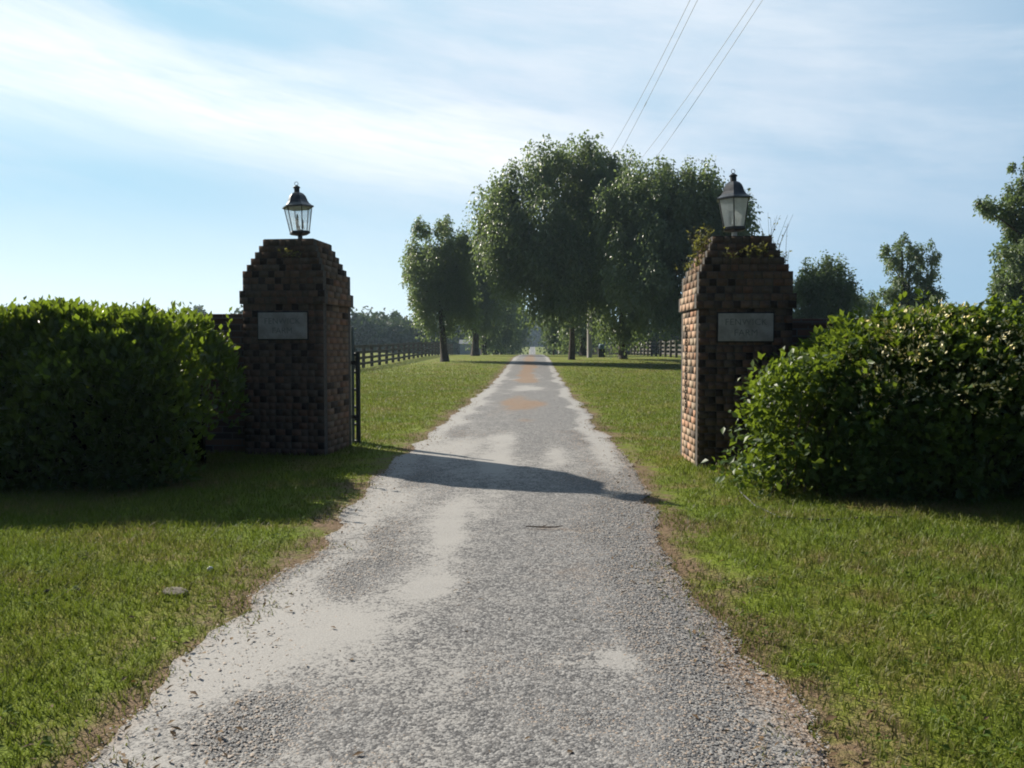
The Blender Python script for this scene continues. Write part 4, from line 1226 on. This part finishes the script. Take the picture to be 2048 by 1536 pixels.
def lump(name, px, py, size, flat, mat, label, cat, seed):
    r = np.random.default_rng(seed)
    d = CAM_M @ Vector(((px - 1024) / F_PX, (768 - py) / F_PX, -1.0))
    k = -CAM_H / d.z
    x, y = d.x * k, d.y * k
    n1, n2 = 14, 9
    V = []
    for i in range(n2):
        for j in range(n1):
            th_ = math.pi * i / (n2 - 1); a = 2 * math.pi * j / n1
            rr = 1 + 0.45 * (float(fbm(np.array([math.cos(a) * 1.5 + 5 + th_]), np.array([math.sin(a) * 1.5 + 3]), seed, 3)[0]) - .5)
            V.append((size * rr * math.sin(th_) * math.cos(a), size * .7 * rr * math.sin(th_) * math.sin(a), flat * size * rr * math.cos(th_)))
    idx = np.arange(n1 * n2).reshape(n2, n1)
    Fc = np.stack([idx[:-1], np.roll(idx[:-1], -1, 1), np.roll(idx[1:], -1, 1), idx[1:]], -1).reshape(-1, 4)[:, ::-1]
    o = mesh_np(name, np.array(V), Fc, mat, smooth=(name != "litter"))
    o.location = (x, y, th(x, y) + flat * size * .35 + 0.006); o.rotation_euler = (0, 0, r.uniform(0, 6))
    tag(o, label, cat)


lump("rock", 350, 1188, 0.072, 0.14, M_ROCK, "flat brownish grey rock in the grass left of the drive", "rock", 301)
lump("litter", 420, 1143, 0.019, 0.7, M_PAPER, "small whitish scrap in the grass near the flat rock", "litter", 302)
lump("soil_clod", 95, 1193, 0.020, 0.7, M_CLOD, "dark soil clod in the left lawn, farther from the flat rock", "soil clod", 303)
lump("soil_clod", 156, 1188, 0.015, 0.7, M_CLOD, "smaller dark soil clod in the left lawn, nearer the flat rock", "soil clod", 304)
b = MB()
b.tube([Vector((-0.04, 4.96, 0.028)), Vector((0.05, 4.95, 0.026)), Vector((0.13, 4.94, 0.028)), Vector((0.185, 4.97, 0.03))], [0.003, 0.0045, 0.004, 0.002], 7)
b.tube([Vector((0.05, 4.95, 0.026)), Vector((0.09, 5.0, 0.03))], [0.003, 0.0015], 6)
tag(b.build("twig", M_TWIG), "short brown twig lying across the middle of the drive", "twig")
b = MB()
cp = [(1478, 985), (1510, 1015), (1560, 1040), (1640, 1047), (1720, 1043), (1800, 1040)]
pts = []
for (px, py) in cp:
    d = CAM_M @ Vector(((px - 1024) / F_PX, (768 - py) / F_PX, -1.0)); k = -CAM_H / d.z
    pts.append(Vector((d.x * k, d.y * k, th(d.x * k, d.y * k) + 0.008)))
b.tube(pts, 0.005, 6)
tag(b.build("cable", M_CABLE), "thin grey cable lying in the grass below the honeysuckle", "cable")


# ------------------------------------------------------------------ leaf litter and clover
def litter_and_clover():
    n = 3000
    y = 1.9 + 16 * rng.random(n) ** 1.7
    l, r = road_edges(y)
    side = rng.random(n)
    x = np.where(side < .40, l + rng.normal(size=n) * 0.16, np.where(side < .80, r + rng.normal(size=n) * 0.16, l + (r - l) * rng.random(n)))
    mid = side > .80
    keep = ~mid | (fbm(x * 2.2, y * 1.2, 88, 3) > 0.52)
    x, y = x[keep], y[keep]; n = len(x)
    z = np.maximum(terrain(x, y), terrain(x * 0 + ROAD_C, y) + 0.014) + 0.006
    a = rng.random(n) * 6.28
    L = 0.010 + 0.030 * rng.random(n) ** 2
    V, Fc, T = leaves(np.stack([x, y, z], 1), np.stack([np.cos(a), np.sin(a), 0.25 * rng.normal(size=n)], 1), np.stack([rng.normal(size=n) * .3, rng.normal(size=n) * .3, np.ones(n)], 1), L, L * (0.15 + .45 * rng.random(n)), rng.random(n))
    o = mesh_np("leaf_litter", V, Fc, L_DEAD, None, {"tint": T}); tag(o, "dry brown bits of leaf along the edges of the drive", "leaf litter", kind="stuff")
    # low broad leaved plants scattered through the lawn
    Ps, Ds, Ls = [], [], []
    k = 0
    while k < 420:
        yy = 2.0 + 16 * rng.random() ** 1.6; xx = (rng.random() * 2 - 1) * (0.66 * yy + 1)
        l1, r1 = road_edges(np.array([yy]))
        if l1[0] - 0.1 < xx < r1[0] + 0.1 or fbm(np.array([xx * .7]), np.array([yy * .7]), 90, 2)[0] < 0.45: continue
        k += 1
        m = int(rng.integers(6, 14)); sp = 0.02 + 0.05 * rng.random()
        for q in range(m):
            a = rng.random() * 6.28; rr_2 = sp * rng.random()
            px_, py_ = xx + rr_2 * math.cos(a), yy + rr_2 * math.sin(a)
            Ps.append((px_, py_, th(px_, py_) + 0.012 + 0.02 * rng.random())); Ds.append((math.cos(a), math.sin(a), .35)); Ls.append(0.014 + 0.018 * rng.random())
    P = np.array(Ps); n = len(P)
    V, Fc, T = leaves(P, np.array(Ds), np.tile([[0, 0, 1.0]], (n, 1)) + rng.normal(size=(n, 3)) * .3, np.array(Ls), np.array(Ls) * .6, rng.random(n))
    o = mesh_np("ground_cover", V, Fc, L_COVER, None, {"tint": T}); tag(o, "low broad leaved weeds scattered through the lawn", "ground cover", kind="stuff")


L_COVER = leaf_material("lawn_weed_leaf", (0.06, 0.10, 0.02), (0.11, 0.16, 0.03), (0.2, 0.28, 0.04), 0.25, 0.8, 0.1, 2.0)
L_DEAD = leaf_material("dead_leaf", (0.14, 0.09, 0.052), (0.26, 0.18, 0.10), (0.2, 0.13, 0.05), 0.2, 0.8, 0.2, 2.0)
litter_and_clover()

# ------------------------------------------------------------------ air
def haze():
    b = MB(); b.box((-2600, -260, -8.0), (2600, 2600, 26.0))
    m = bpy.data.materials.new("thin_air"); m.use_nodes = True
    nt = NT(m.node_tree); m.node_tree.nodes.remove(m.node_tree.nodes["Principled BSDF"])
    v = nt.new("ShaderNodeVolumePrincipled")
    v.inputs["Color"].default_value = (0.62, 0.82, 1.0, 1); v.inputs["Density"].default_value = 0.00038; v.inputs["Anisotropy"].default_value = 0.35
    nt.l.new(v.outputs[0], m.node_tree.nodes["Material Output"].inputs["Volume"])
    o = b.build("haze", m); tag(o, "thin pale summer haze over the fields", "haze", kind="stuff")


haze()
scene.cycles.volume_bounces = 0
